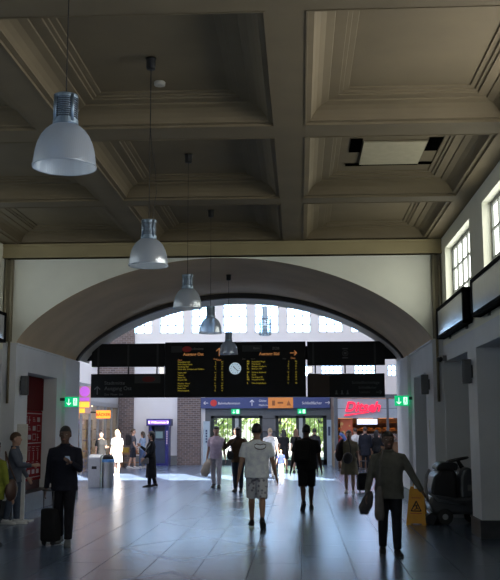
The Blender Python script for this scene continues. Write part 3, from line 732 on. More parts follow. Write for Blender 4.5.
# blue fascia sign over the exit
t = T('fascia_sign', 'long blue fascia sign with an orange section above the exit doors', 'sign', (-1.5, YB-.16, 2.53))
bm = NB(); box(bm, -3.04, 2.85, 0, .12, 0, .48); build('board', bm, blue_m, t)
bm = NB(); box(bm, .07, 1.2, -.006, 0, .0, .48); o = build('orange_field', bm, osign_m, t); o['label'] = 'orange middle section'
bm = NB(); arrow(bm, -2.75, .24, .2, PI/2, -.001); textbm(bm, 'Bahnhofsmission', -2.2, .18, .15, -.003); arrow(bm, -.66, .24, .26, 0, -.001); textbm(bm, 'Gleise', -.35, .29, .14, -.003); textbm(bm, 'Platforms', -.35, .1, .12, -.003)
textbm(bm, 'Schließfächer', 2.5, .17, .17, -.003, 'RIGHT'); arrow(bm, 2.75, .24, .2, -PI/2, -.001); build('lettering', bm, wl_m, t)
bm = NB(); lathe(bm, [(.15, -.001), (.15, .006)], 24, M=Matrix.Translation((-2.4, 0, .24)) @ Matrix.Rotation(PI/2, 4, 'X')); build('round_emblem', bm, redl_m, t)
bm = NB(); box(bm, .25, .38, -.01, -.005, .12, .34); box(bm, .5, .75, -.01, -.005, .2, .28); prism(bm, [(.9, .12), (1.1, .12), (1.0, .35)], 'Y', -.01, -.005); build('pictogram', bm, mat('sign_brown', (.3, .09, .02), .5), t)
t = T('notice_board', 'grey notice board on the pier between the exit doors', 'notice board', (-1.4, YB-.02, 1.5))
bm = NB(); box(bm, -.3, .3, -.03, .03, 0, .55); build('board', bm, mat('notice_grey', (.11, .115, .13), .4), t)
bm = NB(); box(bm, -.33, .33, -.04, .03, -.03, 0); box(bm, -.33, .33, -.04, .03, .55, .58); box(bm, -.33, -.3, -.04, .03, 0, .55); box(bm, .3, .33, -.04, .03, 0, .55); build('frame', bm, dark_m, t)
t = T('info_pillar', 'narrow pale blue display pillar beside the brick pier at the exit', 'display', (-4.2, YB-.35, 0))
bm = NB(); box(bm, -.14, .14, -.05, .05, 0, 1.95); build('panel', bm, mat('pale_blue_panel', (.35, .45, .55), .4), t)
bm = NB(); 
for k in range(5): box(bm, -.04, .04, -.056, -.05, 1.0+.12*k, 1.09+.12*k)
build('print', bm, mat('navy_print', (.03, .05, .12), .5), t)
t = T('info_pillar', 'narrow pale blue display pillar between the exit doors and the bakery', 'display', (1.3, YB-.35, 0))
bm = NB(); box(bm, -.1, .1, -.05, .05, 0, 2.0); build('panel', bm, mat('pale_blue_panel', (.35, .45, .55), .4), t)
bm = NB(); box(bm, -.05, .05, -.056, -.05, 1.3, 1.7); build('print', bm, mat('navy_print', (.03, .05, .12), .5), t)

# blue booth
t = T('service_booth', 'dark blue service booth with a lit welcome header against the pale wall', 'booth', (-6.3, 42.85, 0))
navy = mat('booth_blue', (.02, .022, .17), .35)
bm = NB(); box(bm, -.45, -.30, -.3, .45, 0, 1.75); box(bm, .30, .45, -.3, .45, 0, 1.75); box(bm, -.3, .3, .35, .45, 0, 1.75); box(bm, -.3, .3, -.28, .35, 0, .1); build('cabinet', bm, navy, t)
bm = NB(); box(bm, -.54, .54, -.38, .45, 1.75, 2.06); build('header', bm, navy, t)
bm = NB(); box(bm, -.46, .46, -.385, -.38, 1.82, 2.0); build('header_panel', bm, mat('header_glow', (.2, .12, .5), .4, emit=(.35, .18, .75), es=.9), t)
bm = NB(); textbm(bm, 'Willkommen', 0, 1.865, .125, -.388, 'CENTER', bold=.003); box(bm, -.45, -.38, -.39, -.385, 1.86, 1.96); box(bm, .38, .45, -.39, -.385, 1.86, 1.96); build('lettering', bm, mat('header_white', (.9, .8, .9), .4, emit=(1, .8, .95), es=1.2), t)
bm = NB(); box(bm, -.3, .3, -.05, .3, .1, 1.1); box(bm, -.26, .26, .2, .34, 1.1, 1.7); build('machine', bm, mat('booth_dark', (.05, .07, .13), .3), t)
bm = NB(); box(bm, -.2, .12, .19, .2, 1.2, 1.5); build('screen', bm, mat('booth_screen', (.1, .16, .2), .2, emit=(.2, .3, .35), es=.4), t)
bm = NB()
for xx in (-.4, .36):
    for k in range(6): box(bm, xx, xx+.04, -.306, -.3, .95+.1*k, 1.03+.1*k)
build('side_print', bm, mat('booth_print', (.75, .6, .75), .5), t)

# ------------------------------------------------------------------ bakery shop at the right
t = T('bakery_shop', 'bakery shopfront with grey fascia and red neon name at the right end', 'shop', (3.65, 39.4, 0))
fas = mat('fascia_grey', (.36, .41, .48), .4)
bm = NB(); box(bm, -2.2, 3.4, 0, .2, 2.04, 2.42); box(bm, -2.2, 3.4, 0, .2, 2.44, 2.83); build('fascia', bm, fas, t)
bm = NB(); box(bm, -2.25, 3.4, -.04, .25, 2.85, 3.0); box(bm, -2.25, -2.1, -.03, .2, 0, 2.85); box(bm, -.11, -.02, -.02, .2, 0, 2.85); box(bm, -2.2, 3.4, .03, .2, 2.41, 2.45); box(bm, 1.6, 1.7, 0, .2, 0, 2.04)
build('frame', bm, mat('shop_frame', (.10, .11, .13), .4), t)
bm = NB(); box(bm, -2.25, -2.12, .2, 3.98, 0, 3.0); box(bm, 3.3, 3.4, .2, 3.98, 0, 3.0); box(bm, -2.2, 3.4, 3.9, 3.98, 0, 3.0); box(bm, -2.2, 3.4, .2, 3.98, 2.9, 3.0); build('shell', bm, mat('shop_wall', (.16, .10, .07), .7), t)
bm = NB(); textbm(bm, 'Ditsch', -1.82, 2.32, .55, -.05, shear=.28, depth=.03, bold=.011)
prism(bm, [(-1.84, 2.12), (-.84, 2.26), (-.81, 2.295), (-1.82, 2.18)], 'Y', -.08, -.03)
lathe(bm, [(.13, -.02), (.13, .02)], 20, M=Matrix.Translation((-.68, -.05, 2.4)) @ Matrix.Rotation(PI/2, 4, 'X'))
n = build('neon_sign', bm, neon_m, t)
bm = NB(); box(bm, -1.32, -.5, -.1, -.04, 1.78, 2.0); build('screen', bm, mat('menu_screen', (.5, .55, .65), .3, emit=(.72, .8, .95), es=1.1), t)
bm = NB(); box(bm, -2.0, -1.5, .1, .14, 1.15, 2.0); build('poster', bm, shirtmat('food_poster', (.5, .12, .06), (.55, .35, .12), 5), t)
bm = NB(); box(bm, -2.0, 3.2, 1.4, 1.9, 0, 1.0); box(bm, -2.0, 3.2, 1.35, 1.95, 1.0, 1.05); build('counter', bm, mat('counter_wood', (.25, .12, .05), .5), t)
bm = NB(); box(bm, -2.0, 3.2, 1.4, 1.43, 1.05, 1.4); build('counter_glass', bm, M_shopglass, t)
bm = NB()
for z in (1.15, 1.5, 1.85): box(bm, -2.1, 3.2, 3.5, 3.9, z, z+.04)
build('back_shelf', bm, mat('counter_wood', (.25, .12, .05), .5), t)
bm = NB()
for i in range(6): box(bm, -1.9+.85*i, -1.4+.85*i, 2.2, 2.5, 2.5, 2.56)
build('ceiling_lamps', bm, mat('warm_lamp', (.9, .6, .3), .4, emit=(1., .55, .22), es=9), t)
bm = NB()
for i in range(5): box(bm, -1.95+.9*i, -1.3+.9*i, 3.45, 3.49, 2.05, 2.5)
build('menu_board', bm, mat('warm_menu', (.5, .2, .05), .4, emit=(1., .42, .12), es=.8), t)
bread = mat('bread_crust', (.42, .2, .06), .7)
for k in range(16):
    bm = NB(); ball(bm, (0, 0, .062), (.13, .08, .06), 8)
    o = build('bread_loaf', bm, bread, None, (1.75+(k % 8)*.34, 43.08, (1.191, 1.541)[k//8]), smooth=True)
    tag(o, 'brown bread loaf on the bakery back shelf', 'bread', 'bread loaves on the bakery shelves')

# ------------------------------------------------------------------ left shops
t = T('kiosk_shop', 'glazed shop unit along the left side of the concourse', 'shop', (-8.2, 38, 0))
bm = NB(); box(bm, -6, .0, -3.9, 4.9, 2.72, 3.3); build('fascia', bm, mat('kiosk_fascia', (.42, .43, .46), .5), t)
bm = NB(); box(bm, -6, .04, -3.95, 4.95, 3.3, 3.36); box(bm, -.05, .03, -3.9, 4.9, 2.55, 2.72)
for y in (-3.9, -2.4, -.9, .6, 2.1, 3.4, 4.8): box(bm, -.06, .03, y, y+.09, 0, 2.72)
box(bm, -6, -.0, -3.9, -3.8, 2.55, 2.72)
for x in (-2.2, -1.1): box(bm, x, x+.09, -3.9, -3.8, 0, 2.7)
build('frame', bm, mat('kiosk_frame', (.33, .34, .36), .4, .5), t)
bm = NB(); box(bm, -.02, -.01, -3.8, 4.8, .1, 2.55); build('glazing', bm, M_shopglass, t)
bm = NB(); box(bm, -6, -5.9, -3.9, 4.9, 0, 2.72); box(bm, -6, 0, 4.8, 4.9, 0, 2.72); box(bm, -6, -.05, -3.8, 4.8, 2.66, 2.72); build('shell', bm, mat('kiosk_inside', (.5, .42, .34), .7), t)
bm = NB()
for i in range(6): box(bm, -3.2, -1.0, -3.2+1.4*i, -2.9+1.4*i, 2.6, 2.65)
build('ceiling_lamps', bm, mat('kiosk_lamp', (.9, .75, .5), .4, emit=(1., .74, .42), es=6), t)
for i in range(4):
    bm = NB(); box(bm, -.5, -.15, -3.4+2.0*i, -2.2+2.0*i, 0, .5); 
    for q in range(3): box(bm, -.5, -.15, -3.4+2.0*i, -2.2+2.0*i, .75+.42*q, .79+.42*q)
    box(bm, -.52, -.48, -3.4+2.0*i, -2.2+2.0*i, 0, 2.0)
    build('display_shelf', bm, shirtmat('goods%d' % i, (.45, .3, .2), ((.5, .08, .05), (.1, .15, .4), (.55, .45, .1), (.5, .3, .25))[i], 7), t)
t = T('blade_sign', 'glowing orange blade sign with red lettering over the left shop', 'sign', (-7.65, 37, 2.04))
bm = NB(); box(bm, -.27, .27, -.05, .05, 0, .3); build('box', bm, mat('orange_glow', (.9, .3, .03), .4, emit=(1., .33, .03), es=1.1), t)
bm = NB(); textbm(bm, 'BÄCKER', 0, .09, .15, -.053, 'CENTER', bold=.004); build('lettering', bm, mat('red_glow', (.8, .02, .01), .4, emit=(1, .03, .0), es=1.0), t)
bm = NB(); box(bm, -.515, -.27, -.02, .02, .2, .26); build('bracket', bm, dark_m, t)
t = T('window_decal_sign', 'column of purple and orange signs on the left shop corner', 'sign', (-8.0, 34.9, 2.2))
bm = NB(); box(bm, -.14, .3, -.03, .03, .0, 1.0); build('board', bm, mat('decal_back', (.5, .3, .25), .5), t)
bm = NB(); lathe(bm, [(.19, -.005), (.19, .005)], 20, M=Matrix.Translation((.08, -.04, .80)) @ Matrix.Rotation(PI/2, 4, 'X')); box(bm, -.1, .26, -.045, -.035, .46, .58); build('purple_badge', bm, mat('purple_glow', (.35, .08, .4), .4, emit=(.5, .1, .6), es=.6), t)
bm = NB(); box(bm, -.1, .26, -.045, -.035, .22, .42); box(bm, -.1, .1, -.045, -.035, .02, .18); build('orange_badge', bm, mat('amber_glow', (.9, .4, .03), .4, emit=(1., .45, .04), es=.9), t)

# ------------------------------------------------------------------ floor-standing things
# waste bins
t = T('waste_bin', 'brushed steel waste bin with a curved sloping top and a dark slot', 'bin', (-5.82, 27.2, 0))
bm = NB(); pts = [(-.2, .0), (.2, .0), (.2, .93)]+[(.2-.4*math.sin(a), .82+.11*math.cos(a)) for a in [PI/2*i/6 for i in range(1, 7)]]
prism(bm, [(y*.9, z) for y, z in pts], 'X', -.17, .17); build('body', bm, steel_m, t, bevel=.012)
bm = NB(); box(bm, -.07, .07, -.186, -.17, .52, .6); build('slot', bm, black_m, t)
bm = NB(); box(bm, -.165, .165, -.17, .17, -.0, .03); build('base', bm, dark_m, t)
t = T('waste_bin', 'round fronted steel waste bin with blue rim and black hood', 'bin', (-5.46, 27.2, 0))
bm = NB(); lathe(bm, [(.17, .0), (.17, .72), (.165, .73)], 32); build('body', bm, steel_m, t, smooth=False)
bm = NB(); lathe(bm, [(.176, .71), (.18, .72), (.18, .78), (.17, .79)], 32); build('rim', bm, mat('bin_blue', (.12, .32, .65), .4), t, smooth=True)
bm = NB(); lathe(bm, [(.165, .78), (.16, .84), (.12, .9), (.05, .93), (.01, .93)], 28); build('hood', bm, black_m, t, smooth=True)
# wet floor sign
t = T('wet_floor_sign', 'yellow folding wet floor sign with a black warning triangle beside the scrubber', 'wet floor sign', (2.02, 17.05, 0), math.radians(-14))
for sgn, nm in ((-1, 'panel'), (1, 'panel')):
    bm = NB(); M = Matrix.Translation((0, .15*sgn, 0)) @ Matrix.Rotation(math.radians(12.5)*sgn, 4, 'X')
    o4 = [(-.16, 0), (-.155, .06), (.155, .06), (.16, 0), (.11, .6), (.085, .66), (-.085, .66), (-.11, .6)]
    out = [(-.17, 0), (-.10, 0), (-.09, .03), (.09, .03), (.10, 0), (.17, 0), (.12, .6), (.10, .66), (.045, .66), (.045, .62), (-.045, .62), (-.045, .66), (-.10, .66), (-.12, .6)]
    prism(bm, out, 'Y', -.012, .012)
    for v in bm.verts: v.co = M @ v.co
    p = build('panel', bm, cone_m, t)
    if sgn < 0:
        bm = NB(); y0, y1 = -.018, -.012
        tri = [(-.085, .24), (.085, .24), (0, .41)]
        for i in range(3):
            a, b = Vector(tri[i]), Vector(tri[(i+1) % 3]); d = (b-a).normalized(); nn = Vector((-d.y, d.x))*.009
            prism(bm, [tuple(a-nn), tuple(b-nn), tuple(b+nn), tuple(a+nn)], 'Y', y0, y1)
        for a, b, w in (((-.005, .34), (.015, .29), .010), ((.015, .29), (.045, .27), .007), ((.015, .29), (-.03, .26), .007), ((-.005, .335), (-.04, .32), .006), ((-.005, .335), (.03, .34), .006)):
            a, b = Vector(a), Vector(b); d = (b-a).normalized(); nn = Vector((-d.y, d.x))*w
            prism(bm, [tuple(a-nn), tuple(b-nn), tuple(b+nn), tuple(a+nn)], 'Y', y0, y1)
        lathe(bm, [(.011, -.003), (.011, .003)], 10, M=Matrix.Translation((-.012, -.015, .36)) @ Matrix.Rotation(PI/2, 4, 'X'))
        for v in bm.verts: v.co = M @ v.co
        build('warning_triangle', bm, black_m, p)
        for lw, z0, z1 in ((.1, .195, .205), (.08, .46, .47)):
            bm = NB(); box(bm, -lw, lw, y0, y1, z0, z1)
            for v in bm.verts: v.co = M @ v.co
            build('red_line', bm, mat('red_print', (.5, .05, .02), .5), p)
bm = NB(); tube(bm, [(-.05, 0, .655), (-.05, 0, .69), (.05, 0, .69), (.05, 0, .655)], .012, 8); build('handle', bm, cone_m, t, smooth=True)
# ride-on scrubber dryer
t = T('floor_scrubber', 'dark ride-on floor scrubber parked in the first doorway on the right', 'cleaning machine', (2.74, 17.35, 0))
sc = mat('scrubber_grey', (.06, .066, .077), .35); scd = mat('scrubber_black', (.012, .012, .014), .45)
bm = NB(); prism(bm, [(-.42, .18), (.42, .18), (.44, .42), (.30, .48), (-.05, .46), (-.46, .52), (-.52, .36)], 'Y', -.40, .45); build('chassis', bm, sc, t, bevel=.05)
bm = NB(); prism(bm, [(-.46, .42), (-.02, .42), (-.02, .84), (-.06, .93), (-.30, .93), (-.42, .82), (-.47, .62)], 'Y', -.36, .40); build('tank', bm, scd, t, bevel=.04)
bm = NB(); prism(bm, [(-.36, .92), (.0, .92), (.03, 1.02), (-.03, 1.06), (-.26, 1.06), (-.36, .99)], 'Y', -.28, .3); build('seat', bm, scd, t, bevel=.03)
bm = NB(); prism(bm, [(.04, .36), (.42, .36), (.42, .78), (.33, .86), (.20, .98), (.10, .96), (.04, .8)], 'Y', -.36, .36); cw = build('front_cowl', bm, sc, t, bevel=.04)
bm = NB(); box(bm, .16, .24, -.375, -.36, .58, .68); build('badge', bm, mid_m, cw)
bm = NB(); tube(bm, [(.18, 0, .88), (.06, 0, 1.08)], [.05, .03], 10); sp = build('steering_column', bm, scd, t, smooth=True)
bm = NB(); Ms = Matrix.Translation((.05, 0, 1.1)) @ Matrix.Rotation(math.radians(-12), 4, 'Y')
pts = [Ms @ Vector((.19*math.cos(2*PI*i/24), .19*math.sin(2*PI*i/24), 0)) for i in range(25)]; tube(bm, pts, .018, 8)
for k in range(3): tube(bm, [Ms @ Vector((0, 0, 0)), Ms @ Vector((.19*math.cos(k*2.094), .19*math.sin(k*2.094), 0))], .016, 6)
lathe(bm, [(.06, -.02), (.06, .02)], 16, M=Ms); build('steering_wheel', bm, scd, t, smooth=True)
bm = NB(); tube(bm, [(-.47, -.2, .93), (-.53, -.24, .84), (-.55, -.25, .62), (-.52, -.22, .42), (-.45, -.2, .3)], .028, 10); build('suction_hose', bm, mat('hose_grey', (.3, .31, .33), .35), t, smooth=True)
bm = NB(); tube(bm, [(-.52, -.38, .55), (-.36, -.42, .42), (-.1, -.42, .38), (.1, -.41, .36)], .022, 8); build('side_rail', bm, mat('rail_grey', (.16, .17, .19), .3, .6), t, smooth=True)
bm = NB(); prism(bm, [(-.62, .03), (-.45, .02), (-.38, .16), (-.50, .22), (-.60, .14)], 'Y', -.48, .5); build('squeegee', bm, scd, t, bevel=.02)
for wx, wy in ((-.25, -.36), (-.25, .36), (.28, 0)):
    bm = NB(); lathe(bm, [(.05, -.06), (.13, -.06), (.14, -.03), (.14, .03), (.13, .06), (.05, .06)], 20, M=Matrix.Translation((wx, wy, .14)) @ Matrix.Rotation(PI/2, 4, 'X')); w = build('wheel', bm, mat('tyre', (.02, .02, .02), .7), t, smooth=False)
    bm = NB(); lathe(bm, [(.03, -.065), (.05, -.065), (.05, .065), (.03, .065)], 12, M=Matrix.Translation((wx, wy, .14)) @ Matrix.Rotation(PI/2, 4, 'X')); build('hub', bm, steel_m, w)
def suitcase(x, y, rz, label, h=.55, w=.36, hh=.95, tilt=0):
    t = T('suitcase', label, 'suitcase', (x, y, 0), rz)
    t.rotation_euler = (tilt, 0, rz)
    sm = cloth('suitcase', (.012, .012, .014))
    bm = NB(); box(bm, -w/2, w/2, -.11, .11, .05, h); build('body', bm, sm, t, bevel=.035)
    bm = NB(); box(bm, -w/2+.04, w/2-.04, -.145, -.11, .1, h*.62); build('pocket', bm, sm, t, bevel=.015)
    bm = NB()
    for s in (-1, 1): tube(bm, [(s*.08, .08, h-.02), (s*.08, .08, hh)], .008, 8)
    tube(bm, [(-.1, .08, hh), (.1, .08, hh)], .015, 8); build('handle', bm, mat('handle_grey', (.08, .08, .085), .4, .5), t, smooth=True)
    for s in (-1, 1):
        bm = NB(); lathe(bm, [(.045, -.015), (.045, .015)], 14, M=Matrix.Translation((s*(w/2-.05), .06, .045)) @ Matrix.Rotation(PI/2, 4, 'Y')); build('wheel', bm, scd, t)
suitcase(-3.63, 13.98, math.radians(165), 'black trolley suitcase pulled by the man in navy at the left', .52, .24, .78)
suitcase(1.62, 25.3, math.radians(190), 'black trolley suitcase behind the woman in the khaki dress', .5, .3, .8)
# wooden display beside the brick pier
t = T('display_bench', 'low wooden display bench in front of the brick pier by the left shop', 'bench', (-7.15, 41.6, 0))
wood = mat('bench_wood', (.25, .13, .07), .6)
bm = NB(); box(bm, -.65, .5, -.25, .25, .52, .6); build('top', bm, wood, t, bevel=.01)
for a in (-.6, .4):
    for b in (-.2, .14):
        bm = NB(); box(bm, a, a+.07, b, b+.07, 0, .52); build('leg', bm, wood, t)
bm = NB(); box(bm, -.6, .45, -.18, .18, .16, .2); build('shelf', bm, wood, t)
for k, (c, n) in enumerate((((.38, .26, .04), 'mustard'), ((.30, .10, .05), 'rust'), ((.2, .2, .06), 'olive'))):
    bm = NB(); box(bm, -.15, .15, -.15, .15, 0, .22); o = build('crate', bm, mat('crate_'+n, c, .7), None, (-7.6+.38*k, 41.6, .6), bevel=.012)
    tag(o, n+' coloured crate on the low wooden display bench', 'crate', 'crates on the display bench')

# ------------------------------------------------------------------ people
def person(label, x, y, face, H, legs=((0, 0, 0), (0, 0, 0)), arms=((0, 6, 8), (0, 6, 8)), skin=skin_m, hair=('short', (.03, .02, .015)), top=None, bottom=None, shoes=(.03, .03, .03),
           lean=0., look=0., nod=0., vox=.013, fem=False, wide=1., eyes=False, group=None, print_on_back=None):
    """arms: (swing, abduct, elbow[, turn]) in degrees; legs: (swing, knee, foot pitch); left side first.
    top = (kind, colour, sleeve 0..2) kind tee/shirt/coat/dress; bottom = (kind, colour) trousers/shorts/skirt"""
    root = T('person', label, 'person', (x, y, 0), math.radians(face), group)
    D = math.radians; H *= .955
    hipz = .525*H
    Xa, Ya, Za = Vector((1, 0, 0)), Vector((0, 1, 0)), Vector((0, 0, 1))
    hw = .05*H*(1.05 if fem else 1)
    J = {}
    lowest = 9
    for i, s in enumerate((-1, 1)):
        a, k, fp = (D(v) for v in legs[i])
        hip = Vector((s*hw, 0, hipz)); kn = hip+Vector((s*.006*H, math.sin(a), -math.cos(a)))*.245*H
        an = kn+Vector((0, math.sin(a-k), -math.cos(a-k)))*.240*H
        td = Vector((s*.12, math.cos(fp), math.sin(fp))).normalized(); up = Vector((0, -math.sin(fp), math.cos(fp)))
        J[s] = (hip, kn, an, td, up)
        for q in (-.045, .105): lowest = min(lowest, (an+td*q*H-up*.042*H).z)
    dz = -lowest+.004
    for s in J: J[s] = tuple(v+Za*dz if i < 3 else v for i, v in enumerate(J[s]))
    pz = hipz+dz
    Rl = Matrix.Rotation(-D(lean), 3, 'X')
    def tp(v): v = Vector(v); return Rl @ (v-Vector((0, 0, pz)))+Vector((0, 0, pz))
    a1, b1 = Xa, Rl @ Ya
    def tz(f): return pz+(f-.525)*H
    W = wide
    tor = [(.465, .062*W, .055, -.004), (.50, .088*W*(1.05 if fem else 1), .066, -.006), (.54, .094*W*(1.06 if fem else .98), .066, -.004), (.60, .08*W*(.92 if fem else 1.02), .058*W, .004), (.66, .086*W*(.95 if fem else 1), .060*W, .004),
           (.72, .094*W, .066*W, .004), (.765, .100*W*(.92 if fem else 1.0), .060*W, 0), (.797, .086*W, .050, -.004), (.822, .060*W, .041, -.006), (.845, .038, .036, -.004), (.885, .031, .034, .004)]
    body = NB()
    rings(body, [(tp((0, oy*H, tz(f))), a1, b1, rx*H, ry*H) for f, rx, ry, oy in tor], 20)
    # head: cranium, jaw, nose, ears, brow, lips on a turned frame
    Rh = Matrix.Rotation(D(look), 3, 'Z') @ Matrix.Rotation(-D(nod)-D(lean)*.5, 3, 'X')
    hc = tp((0, .004*H, tz(.93)))
    def hp(v): return hc+Rh @ (Vector(v)*H*1.07)
    Rq = Rh
    ball(body, hp((0, -.004, .012)), (.047*H, .059*H, .060*H), 18, Rq); ball(body, hp((0, .012, -.022)), (.039*H, .044*H, .048*H), 16, Rq); ball(body, hp((0, .030, -.048)), (.023*H, .022*H, .019*H), 10, Rq)
    tube(body, [hp((0, .047, .012)), hp((0, .059, -.008)), hp((0, .050, -.015))], [.005*H, .0095*H, .009*H], 8)
    for s in (-1, 1):
        ball(body, hp((s*.045, -.006, -.002)), (.006*H, .012*H, .018*H), 8, Rq); ball(body, hp((s*.018, .044, .016)), (.014*H, .008*H, .006*H), 8, Rq)
    ball(body, hp((0, .047, -.030)), (.014*H, .007*H, .004*H), 8, Rq); ball(body, hp((0, .046, -.037)), (.012*H, .007*H, .004*H), 8, Rq)
    tube(body, [tp((0, -.004*H, tz(.84))), hp((0, -.01, -.03))], [.034*H, .031*H], 14)
    A = {}
    for i, s in enumerate((-1, 1)):
        sw, ab, el = (D(v) for v in arms[i][:3]); turn = D(arms[i][3]) if len(arms[i]) > 3 else 0
        sh = tp((s*(.092 if fem else .101)*W*H, -.004*H, tz(.788)))
        def dirv(t): return Vector((s*math.sin(ab)*abs(math.cos(t*.5)), math.sin(t)*math.cos(ab), -math.cos(t)*math.cos(ab))).normalized()
        u = dirv(sw); e = sh+u*.172*H
        f0 = dirv(sw+el); f0 = (Matrix.Rotation(turn*s, 3, 'Z') @ f0).normalized(); w = e+f0*.150*H
        A[s] = (sh, e, w, u, f0)
        tube(body, [tp((s*.02*H, -.006*H, tz(.832))), tp((s*.055*H, -.005*H, tz(.808))), sh, sh+u*.05*H, sh+u*.11*H, e, e+f0*.04*H, e+f0*.1*H, w], [v*H for v in (.030, .031, .031, .0295, .0265, .0215, .0225, .018, .0135)], 12)
        # hand: palm, four curled fingers, a thumb from the side of the palm
        side = f0.cross(Ya if abs(f0.y) < .8 else Za).normalized()
        fwd = f0.cross(side).normalized()
        if fwd.y < 0 and abs(f0.y) < .8: fwd = -fwd
        pw = fwd; pn = f0.cross(pw).normalized()          # pw spreads the fingers, pn is normal to the palm
        if pn.x*s > 0: pn = -pn
        rings(body, [(w-f0*.005*H, pw, pn, .014*H, .011*H), (w+f0*.02*H, pw, pn, .021*H, .011*H), (w+f0*.048*H, pw, pn, .022*H, .009*H), (w+f0*.054*H, pw, pn, .018*H, .006*H)], 12)
        for k in range(4):
            b = w+f0*.048*H+pw*(.0155-.0103*k)*H; L = (.040, .045, .042, .033)[k]*H
            p1 = b+f0*L*.42+pn*L*.06; p2 = p1+(f0*.8+pn*.55).normalized()*L*.33; p3 = p2+(f0*.35+pn*.9).normalized()*L*.27
            tube(body, [b-f0*.012*H, p1, p2, p3], [.0052*H, .005*H, .0045*H, .0036*H], 7)
        b = w+f0*.016*H+pw*.016*H; p1 = b+(pw*.75+f0*.7).normalized()*.022*H; p2 = p1+(pw*.25+f0*.9+pn*.35).normalized()*.019*H
        tube(body, [b-pw*.006*H, p1, p2], [.0072*H, .0062*H, .0045*H], 7)
    for s in (-1, 1):
        hip, kn, an, td, up = J[s]
        th = (kn-hip); sn = (an-kn)
        back = Vector((0, -1, 0))*.006*H
        tube(body, [hip+Za*.03*H, hip+th*.2, hip+th*.6, kn-th*.06, kn+sn*.08, kn+sn*.3+back, kn+sn*.62, an-sn*.06, an-Za*.01*H], [v*H*(1.04 if fem else 1) for v in (.045, .05, .041, .032, .03, .034, .026, .019, .021)], 14)
        fs = td.cross(up).normalized()
        rings(body, [(an-td*.038*H-up*.022*H, fs, up, .014*H, .014*H), (an-td*.02*H-up*.016*H, fs, up, .02*H, .024*H), (an+td*.02*H-up*.016*H, fs, up, .021*H, .024*H), (an+td*.06*H-up*.026*H, fs, up, .026*H, .015*H), (an+td*.09*H-up*.030*H, fs, up, .025*H, .011*H), (an+td*.108*H-up*.032*H, fs, up, .014*H, .008*H)], 12)
    link('body', remeshed(body, 'body', vox*.8, 2), skin, root)
    # shoes
    for s in (-1, 1):
        hip, kn, an, td, up = J[s]; fs = td.cross(up).normalized(); sb = NB()
        rings(sb, [(an-td*.045*H-up*.024*H, fs, up, .015*H, .017*H), (an-td*.025*H-up*.012*H, fs, up, .025*H, .030*H), (an+td*.01*H-up*.012*H, fs, up, .026*H, .030*H), (an+td*.05*H-up*.024*H, fs, up, .030*H, .020*H), (an+td*.09*H-up*.029*H, fs, up, .029*H, .0145*H), (an+td*.117*H-up*.032*H, fs, up, .016*H, .010*H)], 14)
        o = build('shoe', sb, mat('shoe_%d_%d_%d' % tuple(int(c*255) for c in shoes), shoes, .6), root, smooth=True)
        sb = NB()
        rings(sb, [(an+td*q*H-up*.040*H, fs, td, r*H, r*H*.9) for q, r in ((0, .001),)]+[], 12) if False else None
        pts = [(-.05, .014), (-.03, .025), (.02, .024), (.06, .031), (.1, .028), (.122, .012)]
        prs = [(an+td*q*H+fs*r*H) for q, r in pts]+[(an+td*q*H-fs*r*H) for q, r in pts[::-1]]
        lo = [sb.verts.new(p-up*.0445*H) for p in prs]; hi = [sb.verts.new(p-up*.036*H) for p in prs]
        sb.faces.new(lo[::-1]); sb.faces.new(hi)
        for i in range(len(prs)): sb.faces.new((lo[i], lo[(i+1) % len(prs)], hi[(i+1) % len(prs)], hi[i]))
        build('sole', sb, mat('sole', (.05, .05, .05), .7) if sum(shoes) < 1 else white_m, o)
    # hair
    style, hcol = hair
    hm = mat('hair_%d_%d_%d' % tuple(int(c*255) for c in hcol), hcol, .55, var=.25, scale=40)
    if style != 'none':
        hb = NB(); n1, n2 = 24, 16
        grid = []
        for j in range(n2+1):
            ph = PI*j/n2; row = []
            for i in range(n1):
                th = 2*PI*i/n1; d = Vector((math.sin(ph)*math.cos(th), math.sin(ph)*math.sin(th), math.cos(ph)))
                front = d.y
                line = .38 if front > .45 else (.1 if front > .0 else -.55)
                if style == 'cap': line = .18 if front > .3 else -.05
                if style == 'long': line = .3 if front > .5 else -.7
                k = 1.09 if d.z > line else .86
                if style == 'short' and d.z > line and abs(d.x) > .8: k = 1.04
                row.append(hb.verts.new(hp((d.x*.046*k, d.y*.057*k-.005, d.z*.058*k+.013))))
            grid.append(row)
        for A_, B_ in zip(grid, grid[1:]):
            for i in range(n1): hb.faces.new((A_[i], A_[(i+1) % n1], B_[(i+1) % n1], B_[i]))
        bmesh.ops.remove_doubles(hb, verts=hb.verts, dist=1e-5)
        if style in ('long', 'bun'):
            if style == 'long':
                for s in (-1, 0, 1):
                    tube(hb, [hp((s*.028, -.035, .02)), hp((s*.034, -.044, -.03)), hp((s*.036, -.042, -.08)), hp((s*.03, -.04, -.125))], [.024*H, .026*H, .023*H, .010*H], 10)
            else: ball(hb, hp((0, -.055, .05)), .024*H, 10)
            link('hair', remeshed(hb, 'hair', vox*.8, 1), hm, root)
        else:
            build('hair', hb, hm, root, smooth=True)
        if style == 'cap':
            cb = NB(); rings(cb, [(hp((0, .045, .026)), Rh @ Xa, Rh @ Ya, .04*H, .03*H), (hp((0, .05, .031)), Rh @ Xa, Rh @ Ya, .038*H, .03*H)], 14); build('cap_peak', cb, hm, root)
